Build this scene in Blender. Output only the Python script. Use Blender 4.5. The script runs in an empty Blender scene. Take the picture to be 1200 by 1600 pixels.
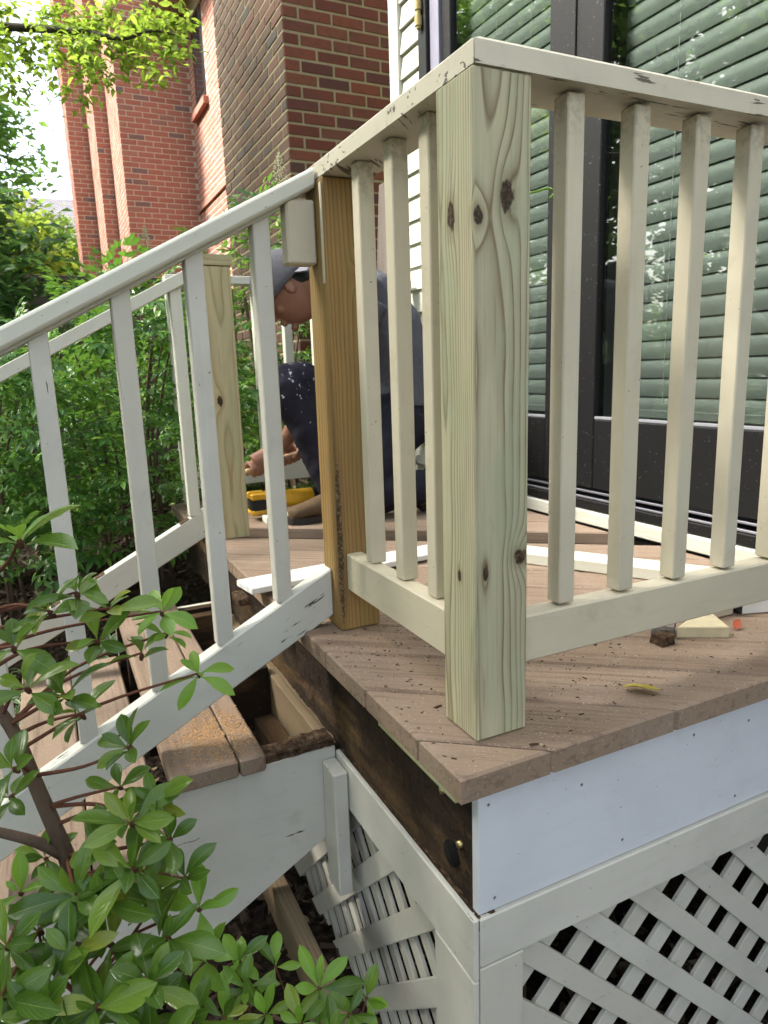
import bpy, bmesh, math, random
import numpy as np
from mathutils import Matrix, Vector, Euler, noise as mnoise
R = random.Random(7)
SC = bpy.context.scene
COL = SC.collection

# ------------------------------------------------------------------ camera
CAM = Vector((-.4384, -.7081, .5355))
YAW, PITCH, ROLL = .446, -.2022, -.0334
FOCAL = 1081.84
def cam_axes():
    f = Vector((math.sin(YAW)*math.cos(PITCH), math.cos(YAW)*math.cos(PITCH), math.sin(PITCH)))
    r = f.cross(Vector((0, 0, 1))).normalized(); u = r.cross(f)
    c, s = math.cos(ROLL), math.sin(ROLL)
    return c*r + s*u, -s*r + c*u, f
CR, CU, CF = cam_axes()
cd = bpy.data.cameras.new('camera'); co = bpy.data.objects.new('camera', cd); COL.objects.link(co)
m = Matrix((CR, CU, -CF)).transposed().to_4x4(); m.translation = CAM
co.matrix_world = m
cd.sensor_width = 36; cd.lens = FOCAL/1600*36; cd.clip_start = .02; cd.clip_end = 500
cd.dof.use_dof = True; cd.dof.focus_distance = 1.05; cd.dof.aperture_fstop = 13
SC.camera = co

# ------------------------------------------------------------------ sky, sun, exposure
SUN_DIR = Vector((-.66, .30, .72)).normalized()          # towards the sun
w = bpy.data.worlds.new('World'); SC.world = w; w.use_nodes = True
wn = w.node_tree.nodes; wl = w.node_tree.links
sky = wn.new('ShaderNodeTexSky'); sky.sky_type = 'NISHITA'; sky.sun_disc = False
sky.sun_elevation = math.asin(SUN_DIR.z); sky.sun_rotation = math.atan2(SUN_DIR.x, SUN_DIR.y)
sky.air_density = 1.0; sky.dust_density = 4.0; sky.ozone_density = .6
bg = wn['Background']; bg.inputs[1].default_value = .15
hsv = wn.new('ShaderNodeHueSaturation'); hsv.inputs['Saturation'].default_value = .55
wl.new(sky.outputs[0], hsv.inputs['Color']); wl.new(hsv.outputs[0], bg.inputs[0])
sd = bpy.data.lights.new('sun', 'SUN'); sd.energy = 3.7; sd.angle = math.radians(15); sd.color = (1, .95, .87)
so = bpy.data.objects.new('sun', sd); COL.objects.link(so)
so.rotation_euler = SUN_DIR.to_track_quat('Z', 'Y').to_euler(); so.location = (-6, 3, 9)
SC.view_settings.view_transform = 'Standard'; SC.view_settings.look = 'None'
SC.view_settings.exposure = 2.05; SC.view_settings.gamma = 1; SC.view_settings.use_curve_mapping = False
SC.cycles.use_denoising = True
SC.cycles.max_bounces = 6; SC.cycles.diffuse_bounces = 3; SC.cycles.transparent_max_bounces = 10

# ------------------------------------------------------------------ material helpers
class Mt:
    def __init__(s, name):
        s.m = bpy.data.materials.new(name); s.m.use_nodes = True
        s.t = s.m.node_tree; s.t.nodes.clear()
        s.out = s.t.nodes.new('ShaderNodeOutputMaterial')
    def n(s, typ, ins=None, **props):
        nd = s.t.nodes.new('ShaderNode'+typ)
        for k, v in props.items(): setattr(nd, k, v)
        for k, v in (ins or {}).items(): s.put(nd.inputs[k], v)
        return nd
    def put(s, sock, v):
        if isinstance(v, bpy.types.NodeSocket): s.t.links.new(v, sock)
        elif isinstance(v, bpy.types.Node): s.t.links.new(v.outputs[0], sock)
        else:
            if sock.type == 'RGBA' and len(v) == 3: v = (*v, 1)
            sock.default_value = v
    def ma(s, op, a, b=0, c=0, clamp=False):
        nd = s.n('Math', {0: a, 1: b, 2: c}, operation=op); nd.use_clamp = clamp; return nd.outputs[0]
    def mix(s, f, a, b, mode='MIX'):
        nd = s.n('Mix', {}, data_type='RGBA', blend_type=mode)
        s.put(nd.inputs[0], f); s.put(nd.inputs[6], a); s.put(nd.inputs[7], b); return nd.outputs[2]
    def ramp(s, f, stops, interp='LINEAR'):
        nd = s.n('ValToRGB', {0: f}); cr = nd.color_ramp; cr.interpolation = interp
        while len(cr.elements) < len(stops): cr.elements.new(.5)
        for e, (p, c) in zip(cr.elements, stops):
            e.position = p; c = (c, c, c) if isinstance(c, (int, float)) else c; e.color = (*c, 1)
        return nd.outputs[0]
    def step(s, f, a, b):   # smooth 0..1
        return s.n('MapRange', {0: f, 1: a, 2: b}, interpolation_type='SMOOTHSTEP').outputs[0]
    def obj(s): return s.n('TexCoord').outputs['Object']
    def uv(s): return s.n('TexCoord').outputs['UV']
    def rnd(s):
        return s.ma('FRACT', s.ma('ADD', s.n('ObjectInfo').outputs['Random'], s.n('NewGeometry').outputs['Random Per Island']))
    def mp(s, v, scale=(1, 1, 1), loc=(0, 0, 0)):
        return s.n('Mapping', {0: v, 1: loc, 3: scale}).outputs[0]
    def off(s, v, k=7.0):   # shift texture space by object random
        r = s.ma('MULTIPLY', s.n('ObjectInfo').outputs['Random'], k)
        c = s.n('CombineXYZ', {0: r, 1: s.ma('MULTIPLY', r, 1.7), 2: s.ma('MULTIPLY', r, .6)})
        return s.n('VectorMath', {0: v, 1: c.outputs[0]}, operation='ADD').outputs[0]
    def noise(s, v, scale=5, det=4, rough=.55, dist=0, col=False):
        nd = s.n('TexNoise', {'Vector': v, 'Scale': scale, 'Detail': det, 'Roughness': rough, 'Distortion': dist})
        return nd.outputs[1 if col else 0]
    def bump(s, h, st=.3, d=.002, nrm=None):
        ins = {'Strength': st, 'Distance': d, 'Height': h}
        if nrm is not None: ins['Normal'] = nrm
        return s.n('Bump', ins).outputs[0]
    def pbr(s, col, rough=.6, nrm=None, spec=.4, **kw):
        ins = {'Base Color': col, 'Roughness': rough, 'Specular IOR Level': spec}
        if nrm is not None: ins['Normal'] = nrm
        ins.update(kw)
        nd = s.n('BsdfPrincipled', ins); s.t.links.new(nd.outputs[0], s.out.inputs[0]); return nd

MATS = {}
def mat(f):
    MATS[f.__name__] = None
    def g():
        if MATS[f.__name__] is None: MATS[f.__name__] = f()
        return MATS[f.__name__]
    return g

def paint(name, base, dirt, chip, chips=.0, rough=.55, crack=0, foot=None):
    s = Mt(name); o = s.off(s.obj())
    big = s.noise(o, 6, 3); fine = s.noise(s.mp(o, (6, 60, 60)), 1, 5, .65)
    c = s.mix(s.step(big, .35, .75), base, tuple(b*.86 for b in base))
    rv = s.n('ObjectInfo').outputs['Random']
    c = s.mix(rv, c, tuple(b*f for b, f in zip(base, (.88, .87, .84))))
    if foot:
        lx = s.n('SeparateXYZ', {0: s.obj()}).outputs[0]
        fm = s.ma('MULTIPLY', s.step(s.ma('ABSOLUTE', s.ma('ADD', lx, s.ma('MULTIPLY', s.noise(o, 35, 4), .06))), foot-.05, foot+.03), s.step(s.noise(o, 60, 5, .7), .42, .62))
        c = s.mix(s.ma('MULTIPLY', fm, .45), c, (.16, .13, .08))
    c = s.mix(s.ma('MULTIPLY', s.step(s.noise(o, 14, 6, .7), .56, .78), .45), c, dirt)
    c = s.mix(s.ma('MULTIPLY', s.step(fine, .5, .75), .18), c, dirt)
    spk = s.step(s.noise(o, 130, 2, .5), .735, .77)
    c = s.mix(s.ma('MULTIPLY', spk, .8), c, chip)
    h = s.ma('ADD', s.ma('MULTIPLY', fine, .5), s.noise(o, 40, 4))
    if chips or crack:
        cn = s.noise(s.mp(o, (10, 90, 90)), 1, 5, .6)
        zone = s.noise(s.mp(o, (5, 9, 9), (3, 1, 2)), 1, 2)
        a = s.step(s.ma('ADD', cn, s.ma('MULTIPLY', zone, .5)), .955-crack, .975-crack)
        c = s.mix(a, c, chip); h = s.ma('SUBTRACT', h, s.ma('MULTIPLY', a, 1.5))
    s.pbr(c, rough, s.bump(h, .35, .0012)); return s.m

@mat
def cream_paint(): return paint('cream_paint', (.62, .565, .43), (.37, .31, .21), (.09, .07, .04))
@mat
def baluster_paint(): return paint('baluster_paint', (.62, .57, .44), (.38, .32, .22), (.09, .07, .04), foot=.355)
@mat
def worn_cap_paint(): return paint('worn_cap_paint', (.62, .58, .47), (.33, .29, .22), (.12, .10, .08), crack=.085)
@mat
def grey_paint(): return paint('grey_white_paint', (.61, .595, .525), (.38, .37, .29), (.07, .055, .04), crack=-.02)
@mat
def grey_paint_cracked(): return paint('cracked_grey_paint', (.62, .62, .55), (.40, .385, .31), (.05, .04, .032), crack=.05)
@mat
def pale_rail_paint(): return paint('pale_rail_paint', (.66, .665, .58), (.40, .38, .28), (.10, .08, .05))
@mat
def fascia_paint(): return paint('fascia_paint', (.68, .71, .77), (.50, .52, .55), (.05, .04, .03), rough=.45)
@mat
def siding_paint():
    s = Mt('siding_paint'); o = s.off(s.obj())
    g = s.noise(s.mp(o, (4, 70, 70)), 1, 5, .6, .6)
    c = s.mix(s.step(s.noise(o, 5, 3), .4, .8), (.52, .52, .45), (.45, .45, .38))
    s.pbr(c, .6, s.bump(g, .8, .003)); return s.m

def pine(name, pale, late, stain, knots, pith, freq=110., wob=.012, dark=(.035, .022, .012), rough=.62, lines=.75):
    """knots: (along, y, z, half length, half width) in the beam's own frame"""
    s = Mt(name); o = s.obj()
    x, y, z = (s.n('SeparateXYZ', {0: o}).outputs[i] for i in range(3))
    wv = s.noise(s.mp(o, (2.2, 9, 9)), 1, 2, .5, col=True)
    wx = s.n('SeparateXYZ', {0: wv})
    dy = s.ma('ADD', s.ma('SUBTRACT', y, pith[0]), s.ma('MULTIPLY', s.ma('SUBTRACT', wx.outputs[0], .5), wob*2))
    dz = s.ma('ADD', s.ma('SUBTRACT', z, pith[1]), s.ma('MULTIPLY', s.ma('SUBTRACT', wx.outputs[1], .5), wob*2))
    rr = s.ma('SQRT', s.ma('ADD', s.ma('MULTIPLY', dy, dy), s.ma('MULTIPLY', dz, dz)))
    km = None; kd = None
    for (kx, ky, kz, a, b) in knots:
        def q(u, c, r): 
            d = s.ma('DIVIDE', s.ma('SUBTRACT', u, c), r); return s.ma('MULTIPLY', d, d)
        cr = s.ma('ADD', q(y, ky, b), q(z, kz, b))
        wide = s.ma('EXPONENT', s.ma('MULTIPLY', s.ma('ADD', q(x, kx, a*3.2), s.ma('MULTIPLY', cr, .28)), -1))
        rr = s.ma('ADD', rr, s.ma('MULTIPLY', wide, b*.9))
        d2 = s.ma('SQRT', s.ma('ADD', q(x, kx, a), cr))
        d2 = s.ma('ADD', d2, s.ma('MULTIPLY', s.ma('SUBTRACT', s.noise(s.mp(o, (90, 150, 150)), 1, 4), .5), 1.1))
        k = s.step(d2, 1.12, .8)
        km = k if km is None else s.ma('MAXIMUM', km, k)
        h = s.step(d2, 2.4, .9); kd = h if kd is None else s.ma('MAXIMUM', kd, h)
    ph = s.ma('FRACT', s.ma('ADD', s.ma('MULTIPLY', rr, freq), s.ma('MULTIPLY', s.noise(s.mp(o, (3, 50, 50)), 1, 3), .18)))
    ring = s.ramp(ph, [(0, 0), (.4, .04), (.72, .34), (.9, 1), (.95, .55), (1, 0)])
    fib = s.noise(s.mp(o, (8, 260, 260)), 1, 4, .6)
    patch = s.noise(s.mp(o, (3, 14, 14)), 1, 3)
    strength = s.ma('MULTIPLY', ring, s.ma('ADD', lines-.45, s.ma('MULTIPLY', s.noise(s.mp(o, (1.5, 30, 30), (4, 2, 9)), 1, 2), .9)))
    c = s.mix(s.step(patch, .35, .7), pale, stain)
    c = s.mix(s.ma('MULTIPLY', s.step(fib, .42, .75), .5), c, tuple(v*.58 for v in pale))
    c = s.mix(s.ma('MINIMUM', strength, 1), c, late)
    chk = s.ma('MULTIPLY', s.step(s.noise(s.mp(o, (2.2, 170, 170), (7, 3, 1)), 1, 3, .5), .66, .72), s.step(s.noise(s.mp(o, (5, 20, 20)), 1, 2), .45, .6))
    c = s.mix(s.ma('MULTIPLY', chk, .55), c, tuple(v*.45 for v in late))
    c = s.mix(s.ma('MULTIPLY', s.step(s.noise(s.mp(o, (7, 16, 16)), 1, 5, .65), .45, .72), .5), c, (pale[0]*.70, pale[1]*.86, pale[2]*.85))
    blot = s.step(s.noise(s.mp(o, (3, 40, 40), (1, 5, 3)), 1, 3, .6), .62, .75)
    c = s.mix(s.ma('MULTIPLY', blot, .35), c, late)
    if km is not None:
        c = s.mix(s.ma('MULTIPLY', kd, .35), c, late)
        kc = s.ramp(s.noise(o, 150, 5, .7), [(.32, (dark[0]*.4, dark[1]*.5, dark[2]*.6)), (.5, dark), (.62, tuple(v*3.2 for v in dark)), (.75, (dark[0]*2.2, dark[1]*3.4, dark[2]*3.4))])
        c = s.mix(km, c, kc)
    h = s.ma('ADD', s.ma('MULTIPLY', ring, -.5), s.ma('MULTIPLY', fib, .5))
    if km is not None: h = s.ma('SUBTRACT', h, s.ma('MULTIPLY', km, .6))
    s.pbr(c, rough, s.bump(h, .5, .0012), spec=.3); return s.m

@mat
def brown_post(): return pine('brown_stained_pine', (.36, .225, .078), (.135, .076, .026), (.285, .18, .07), [(.27, .03, -.045, .010, .012), (-.26, -.040, -.0445, .17, .006)], (.10, .09), 170, .008, dark=(.085, .052, .026))
@mat
def yellow_post(): return pine('yellow_pine', (.47, .40, .23), (.25, .18, .08), (.42, .37, .22), [(.02, -.02, -.046, .016, .009)], (.0, .02), 120, .014, lines=.7)
@mat
def old_joist(): return pine('weathered_joist_pine', (.20, .145, .085), (.075, .05, .028), (.155, .115, .07), [], (.02, .06), 140, .01, rough=.8)
@mat
def green_joist(): return pine('treated_strip_pine', (.46, .47, .26), (.26, .24, .11), (.42, .43, .25), [], (.05, .06), 120, .008)

@mat
def deck_wood():
    s = Mt('deck_board_brown'); o = s.off(s.obj(), 9)
    g = s.noise(s.mp(o, (3.5, 95, 95)), 1, 5, .6, .25)
    g2 = s.noise(s.mp(o, (1.2, 26, 26)), 1, 3, .5)
    b = s.noise(o, 7, 5, .65)
    rv = s.n('ObjectInfo').outputs['Random']
    c = s.mix(rv, (.235, .168, .118), (.28, .205, .147))
    c = s.mix(s.ma('MULTIPLY', s.step(g, .48, .68), .5), c, (.10, .064, .046))
    c = s.mix(s.ma('MULTIPLY', s.step(g2, .5, .8), .4), c, (.34, .25, .19))
    c = s.mix(s.ma('MULTIPLY', s.step(b, .5, .72), .5), c, (.32, .25, .19))
    c = s.mix(s.ma('MULTIPLY', s.step(s.noise(o, 90, 3, .6), .66, .74), .7), c, (.07, .045, .03))
    c = s.mix(s.ma('MULTIPLY', s.step(s.noise(o, 210, 2, .6), .64, .7), .5), c, (.50, .40, .30))
    s.pbr(c, .78, s.bump(s.ma('ADD', g, s.ma('MULTIPLY', s.noise(o, 150, 3), .4)), .5, .0015), spec=.25); return s.m
@mat
def rotten_wood():
    s = Mt('rotten_wood'); o = s.off(s.obj(), 5)
    g = s.noise(s.mp(o, (4, 40, 40)), 1, 6, .7, .5); b = s.noise(s.mp(o, (2.4, 6, 9)), 1, 4, .6)
    c = s.mix(g, (.009, .006, .005), (.042, .027, .016))
    c = s.mix(s.ma('MULTIPLY', s.step(b, .50, .66), .8), c, (.11, .066, .03))
    c = s.mix(s.ma('MULTIPLY', s.step(s.noise(o, 60, 4, .7), .63, .72), .6), c, (.20, .125, .06))
    s.pbr(c, .92, s.bump(s.ma('ADD', g, s.noise(o, 50, 5, .7)), .9, .006), spec=.2); return s.m
@mat
def rot_crumble():
    s = Mt('crumbling_rot'); o = s.obj()
    c = s.ramp(s.noise(o, 70, 6, .7), [(.3, (.02, .013, .009)), (.5, (.075, .047, .028)), (.7, (.19, .13, .08))])
    s.pbr(c, .95, s.bump(s.noise(o, 90, 6, .7), 1, .006), spec=.1); return s.m
@mat
def bronze():
    s = Mt('bronze_door_frame'); o = s.obj()
    c = s.mix(s.step(s.noise(o, 120, 2), .68, .72), (.009, .009, .0095), (.08, .08, .08))
    s.pbr(c, .48, spec=.2); return s.m
@mat
def aluminium():
    s = Mt('track_aluminium'); s.pbr((.33, .33, .37), .35, Metallic=.8); return s.m
@mat
def brass():
    s = Mt('brass_hinge_metal'); s.pbr((.55, .45, .20), .35, Metallic=.9); return s.m
@mat
def steel():
    s = Mt('steel'); s.pbr((.30, .29, .28), .4, Metallic=.9); return s.m
@mat
def glass():
    s = Mt('door_glass')
    fc = s.n('LayerWeight', {'Blend': .5}).outputs['Facing']
    f2 = s.ma('ADD', s.ma('MULTIPLY', s.ma('POWER', fc, 4.0), .9), .075, clamp=True)
    tr = s.n('BsdfTransparent', {0: (.74, .78, .755, 1)}); gl = s.n('BsdfGlossy', {'Color': (1, 1, 1, 1), 'Roughness': .0})
    mx = s.n('MixShader', {0: f2, 1: tr.outputs[0], 2: gl.outputs[0]})
    s.t.links.new(mx.outputs[0], s.out.inputs[0]); return s.m
@mat
def blind_vinyl():
    s = Mt('blind_vinyl'); s.pbr((.24, .25, .245), .5); return s.m
@mat
def dark_room():
    s = Mt('dim_room_wall'); s.pbr((.12, .12, .11), .9); return s.m

def brick_mat(name, stops, weather):
    s = Mt(name); o = s.off(s.obj(), 13); r = s.rnd()
    c = s.ramp(r, stops, 'LINEAR')
    c = s.mix(s.ma('MULTIPLY', s.step(s.noise(o, 18, 5, .65), .42, .75), .55), c, weather)
    c = s.mix(s.ma('MULTIPLY', s.step(s.noise(o, 75, 3, .6), .60, .70), .5), c, (.06, .035, .028))
    s.pbr(c, .85, s.bump(s.noise(o, 90, 5, .65), .5, .004), spec=.25); return s.m
@mat
def brick_near(): return brick_mat('dark_red_brick', [(0, (.145, .045, .028)), (.3, (.12, .038, .026)), (.55, (.17, .056, .032)), (.74, (.085, .036, .03)), (.86, (.175, .064, .035)), (1, (.05, .036, .038))], (.075, .042, .026))
@mat
def brick_weathered_shaded(): return brick_mat('weathered_shaded_brick', [(0, (.085, .052, .036)), (.35, (.11, .062, .042)), (.6, (.08, .056, .042)), (.8, (.13, .062, .041)), (1, (.06, .053, .05))], (.085, .07, .05))  # brown weathering, with the left face's shade also darkened into the colour
@mat
def brick_far(): return brick_mat('salmon_red_brick', [(0, (.36, .145, .105)), (.4, (.39, .16, .115)), (.7, (.33, .13, .095)), (.88, (.41, .185, .13)), (.95, (.20, .13, .12)), (1, (.16, .13, .13))], (.36, .18, .135))
def mortar_mat(name, a, b):
    s = Mt(name); o = s.obj()
    s.pbr(s.mix(s.noise(o, 25, 5), a, b), .95, s.bump(s.noise(o, 120, 4), .5, .003), spec=.1); return s.m
@mat
def mortar_near(): return mortar_mat('tan_mortar', (.33, .29, .18), (.20, .17, .10))
@mat
def mortar_far(): return mortar_mat('pale_mortar', (.62, .54, .43), (.52, .44, .34))
@mat
def soffit_paint():
    s = Mt('soffit_paint'); s.pbr((.50, .44, .31), .7); return s.m
@mat
def black_frame():
    s = Mt('black_window_frame'); s.pbr((.012, .012, .014), .4); return s.m
@mat
def dark_glass():
    s = Mt('dark_window_glass'); s.pbr((.01, .011, .013), .05, spec=.8); return s.m
@mat
def fence_wood():
    s = Mt('weathered_fence_wood'); o = s.off(s.obj())
    s.pbr(s.mix(s.noise(s.mp(o, (4, 50, 50)), 1, 5), (.055, .045, .038), (.15, .125, .105)), .9); return s.m
@mat
def mulch():
    s = Mt('mulch_ground'); o = s.obj()
    n1 = s.noise(o, 28, 6, .7); v = s.n('TexVoronoi', {'Vector': o, 'Scale': 45}).outputs[0]
    c = s.ramp(n1, [(.3, (.012, .009, .007)), (.55, (.04, .028, .02)), (.75, (.10, .07, .045))])
    s.pbr(c, .95, s.bump(s.ma('ADD', n1, v), 1, .03), spec=.1); return s.m
@mat
def bark_chip():
    s = Mt('bark_chip'); r = s.rnd()
    s.pbr(s.ramp(r, [(0, (.02, .014, .01)), (.6, (.06, .04, .026)), (.9, (.13, .09, .06)), (1, (.30, .22, .15))]), .95); return s.m

def leaf_mat(name, stops, rough=.4, trans=.35, tcol=(.22, .42, .04), margin=None, vein=(.30, .42, .12), veins=True, spec=.45):
    s = Mt(name); uv = s.uv(); u = s.n('SeparateXYZ', {0: uv}); r = s.rnd()
    c = s.ramp(r, stops)
    o = s.off(s.obj())
    a = s.ma('ABSOLUTE', s.ma('SUBTRACT', u.outputs[0], .5))
    h = None
    if margin:
        mm = s.step(s.ma('ADD', a, s.ma('MULTIPLY', s.ma('SUBTRACT', s.noise(uv, 7, 2), .5), .16)), .30, .36)
        c = s.mix(mm, c, margin)
    if veins:
        c = s.mix(s.ma('MULTIPLY', s.step(a, .035, .012), .42), c, vein)
        sv = s.ma('FRACT', s.ma('SUBTRACT', s.ma('MULTIPLY', u.outputs[1], 9), s.ma('MULTIPLY', a, 6)))
        sl = s.ramp(sv, [(0, 1), (.12, 0), (.88, 0), (1, 1)])
        c = s.mix(s.ma('MULTIPLY', sl, .16), c, vein)
        h = s.ma('ADD', s.ma('MULTIPLY', sl, -.4), s.step(a, .0, .06))
    c = s.mix(s.ma('MULTIPLY', s.step(s.noise(uv, 3.0, 4), .5, .8), .3), c, tuple(x*.6 for x in stops[0][1]))
    p = s.n('BsdfPrincipled', {'Base Color': c, 'Roughness': rough, 'Specular IOR Level': spec})
    if h is not None: s.put(p.inputs['Normal'], s.bump(h, .25, .001))
    t = s.n('BsdfTranslucent', {0: s.mix(.55, c, tcol)})
    mx = s.n('MixShader', {0: trans, 1: p.outputs[0], 2: t.outputs[0]})
    s.t.links.new(mx.outputs[0], s.out.inputs[0]); return s.m
@mat
def shrub_leaf(): return leaf_mat('glossy_shrub_leaf', [(0, (.046, .105, .012)), (.45, (.075, .150, .017)), (.8, (.115, .205, .024)), (.93, (.17, .26, .03)), (1, (.25, .28, .04))], .24, .30, spec=.45)
@mat
def young_leaf(): return leaf_mat('young_shrub_leaf', [(0, (.12, .25, .022)), (1, (.18, .34, .035))], .36, .35, (.35, .6, .05))
@mat
def nandina_leaf(): return leaf_mat('nandina_leaf', [(0, (.038, .115, .026)), (.35, (.06, .17, .036)), (.65, (.085, .21, .04)), (.9, (.15, .30, .048)), (1, (.25, .40, .07))], .36, .36, vein=(.12, .22, .06))
@mat
def bright_leaf(): return leaf_mat('sunlit_tree_leaf', [(0, (.15, .25, .04)), (.6, (.22, .33, .055)), (1, (.31, .41, .08))], .5, .55, (.45, .62, .06), veins=False)
@mat
def tree_leaf(): return leaf_mat('tree_leaf', [(0, (.09, .19, .035)), (.6, (.16, .29, .055)), (1, (.24, .38, .075))], .5, .45, (.30, .55, .08), veins=False)
@mat
def dark_leaf(): return leaf_mat('dark_tree_leaf', [(0, (.035, .09, .03)), (1, (.07, .15, .045))], .5, .35, (.2, .4, .08), veins=False)
@mat
def varieg_leaf(): return leaf_mat('variegated_leaf', [(0, (.07, .17, .06)), (1, (.12, .24, .09))], .45, .25, margin=(.55, .60, .36), vein=(.3, .42, .2))
def bark(name, a, b, sc=1):
    s = Mt(name); o = s.obj(); n1 = s.noise(s.mp(o, (1, 1, .35)), 60*sc, 5, .65)
    s.pbr(s.mix(n1, a, b), .85, s.bump(n1, .8, .004), spec=.2); return s.m
@mat
def shrub_bark(): return bark('shrub_bark', (.045, .03, .022), (.17, .12, .085))
@mat
def red_twig(): return bark('reddish_twig', (.09, .035, .022), (.19, .08, .05), 2)
@mat
def tree_bark(): return bark('tree_bark', (.025, .02, .017), (.09, .07, .055), .4)
def flat(name, c, rough=.7, spec=.3, bsc=0, **kw):
    s = Mt(name)
    if bsc:
        n1 = s.noise(s.obj(), bsc, 4); s.pbr(s.mix(n1, tuple(v*.72 for v in c), tuple(min(1, v*1.2) for v in c)), rough, s.bump(n1, .3, .002), spec, **kw)
    else: s.pbr(c, rough, None, spec, **kw)
    return s.m

# ------------------------------------------------------------------ object helpers
WM = {}
def reg(o, parent, M):
    COL.objects.link(o)
    if parent is not None:
        o.parent = parent; o.matrix_local = WM[parent.name].inverted() @ M
    else: o.matrix_local = M
    WM[o.name] = M.copy(); return o
def tag(o, label=None, cat=None, group=None, kind=None):
    if label: o['label'] = label
    if cat: o['category'] = cat
    if group: o['group'] = group
    if kind: o['kind'] = kind
    return o
def thing(name, label, cat, loc=(0, 0, 0), group=None):
    o = bpy.data.objects.new(name, None); o.empty_display_size = .1
    reg(o, None, Matrix.Translation(loc)); return tag(o, label, cat, group)
def part(name, me, mt, parent=None, M=None):
    if mt is not None and not me.materials: me.materials.append(mt)
    o = bpy.data.objects.new(name, me)
    return reg(o, parent, M if M is not None else Matrix.Identity(4))
def mesh(verts, faces, name='m', uvs=None, smooth=False):
    me = bpy.data.meshes.new(name); me.from_pydata([tuple(v) for v in verts], [], faces)
    if uvs is not None:
        ul = me.uv_layers.new(name='UVMap'); li = np.zeros(len(me.loops), dtype=np.int32); me.loops.foreach_get('vertex_index', li)
        ul.data.foreach_set('uv', np.asarray(uvs, dtype=np.float32)[li].ravel())
    if smooth: me.polygons.foreach_set('use_smooth', [True]*len(me.polygons))
    me.update(); return me
def cbox(lx, ly, lz, b=.002):
    """box with chamfered edges, centred"""
    V = []; idx = {}
    for sx in (-1, 1):
        for sy in (-1, 1):
            for sz in (-1, 1):
                for k in range(3):
                    p = [sx*(lx/2-b), sy*(ly/2-b), sz*(lz/2-b)]; p[k] += (sx, sy, sz)[k]*b
                    idx[(sx, sy, sz, k)] = len(V); V.append(p)
    F = []
    S = (-1, 1)
    for k in range(3):
        i, j = (k+1) % 3, (k+2) % 3
        for sk in S:
            q = []
            for (a, c) in ((-1, -1), (1, -1), (1, 1), (-1, 1)):
                t = [0, 0, 0]; t[k] = sk; t[i] = a; t[j] = c; q.append(idx[(*t, k)])
            F.append(q if sk > 0 else q[::-1])
        for si in S:
            for sj in S:   # edge along k, between faces i and j
                t0 = [0, 0, 0]; t0[i] = si; t0[j] = sj; t1 = t0[:]; t0[k] = -1; t1[k] = 1
                q = [idx[(*t0, i)], idx[(*t1, i)], idx[(*t1, j)], idx[(*t0, j)]]
                F.append(q if si*sj < 0 else q[::-1])
    for sx in S:
        for sy in S:
            for sz in S:
                q = [idx[(sx, sy, sz, k)] for k in range(3)]; F.append(q if sx*sy*sz > 0 else q[::-1])
    return mesh(V, F)
def frame_from(a, b, up=(0, 0, 1)):
    a, b, up = Vector(a), Vector(b), Vector(up)
    x = (b-a).normalized(); y = up.cross(x)
    if y.length < 1e-4: y = Vector((1, 0, 0)).cross(x)
    y.normalize(); z = x.cross(y)
    M = Matrix((x, y, z)).transposed().to_4x4(); M.translation = (a+b)/2
    return M, (b-a).length
_bc = {}
def beam(name, mt, parent, a, b, w, h, up=(0, 0, 1), bev=.002):
    """board from a to b (centre line), w across, h along up"""
    M, L = frame_from(a, b, up)
    key = (round(L, 4), round(w, 4), round(h, 4), bev, mt.name)
    if key not in _bc:
        me = cbox(L, w, h, bev); me.materials.append(mt); _bc[key] = me
    return part(name, _bc[key], None, parent, M)
def bx(name, mt, parent, x0, x1, y0, y1, z0, z1, axis=None, bev=.002):
    d = (x1-x0, y1-y0, z1-z0); c = Vector(((x0+x1)/2, (y0+y1)/2, (z0+z1)/2))
    if axis is None: axis = max(range(3), key=lambda i: d[i])
    e = Vector((0, 0, 0)); e[axis] = d[axis]/2
    if axis == 2: return beam(name, mt, parent, c-e, c+e, d[0], d[1], (0, 1, 0), bev)
    if axis == 0: return beam(name, mt, parent, c-e, c+e, d[1], d[2], (0, 0, 1), bev)
    return beam(name, mt, parent, c-e, c+e, d[0], d[2], (0, 0, 1), bev)
def rough_box(lx, ly, lz, res, amp, seed=0, only_top=False):
    bm = bmesh.new(); bmesh.ops.create_cube(bm, size=1)
    for v in bm.verts: v.co = Vector((v.co.x*lx, v.co.y*ly, v.co.z*lz))
    for axis, L in ((0, lx), (1, ly), (2, lz)):
        n = max(1, int(L/res))
        for i in range(1, n):
            pl = Vector((0, 0, 0)); pl[axis] = -L/2+L*i/n; no = Vector((0, 0, 0)); no[axis] = 1
            bmesh.ops.bisect_plane(bm, geom=bm.verts[:]+bm.edges[:]+bm.faces[:], plane_co=pl, plane_no=no)
    bm.normal_update()
    for v in bm.verts:
        p = v.co+Vector((seed*3.1, seed*1.7, seed))
        d = mnoise.fractal(Vector((p.x*14, p.y*30, p.z*30)), 1, 2, 4)+.6*mnoise.noise(p*90)
        if only_top and v.co.z < lz*.2: continue
        v.co += v.normal*d*amp
    me = bpy.data.meshes.new('rough'); bm.to_mesh(me); bm.free(); return me
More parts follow.
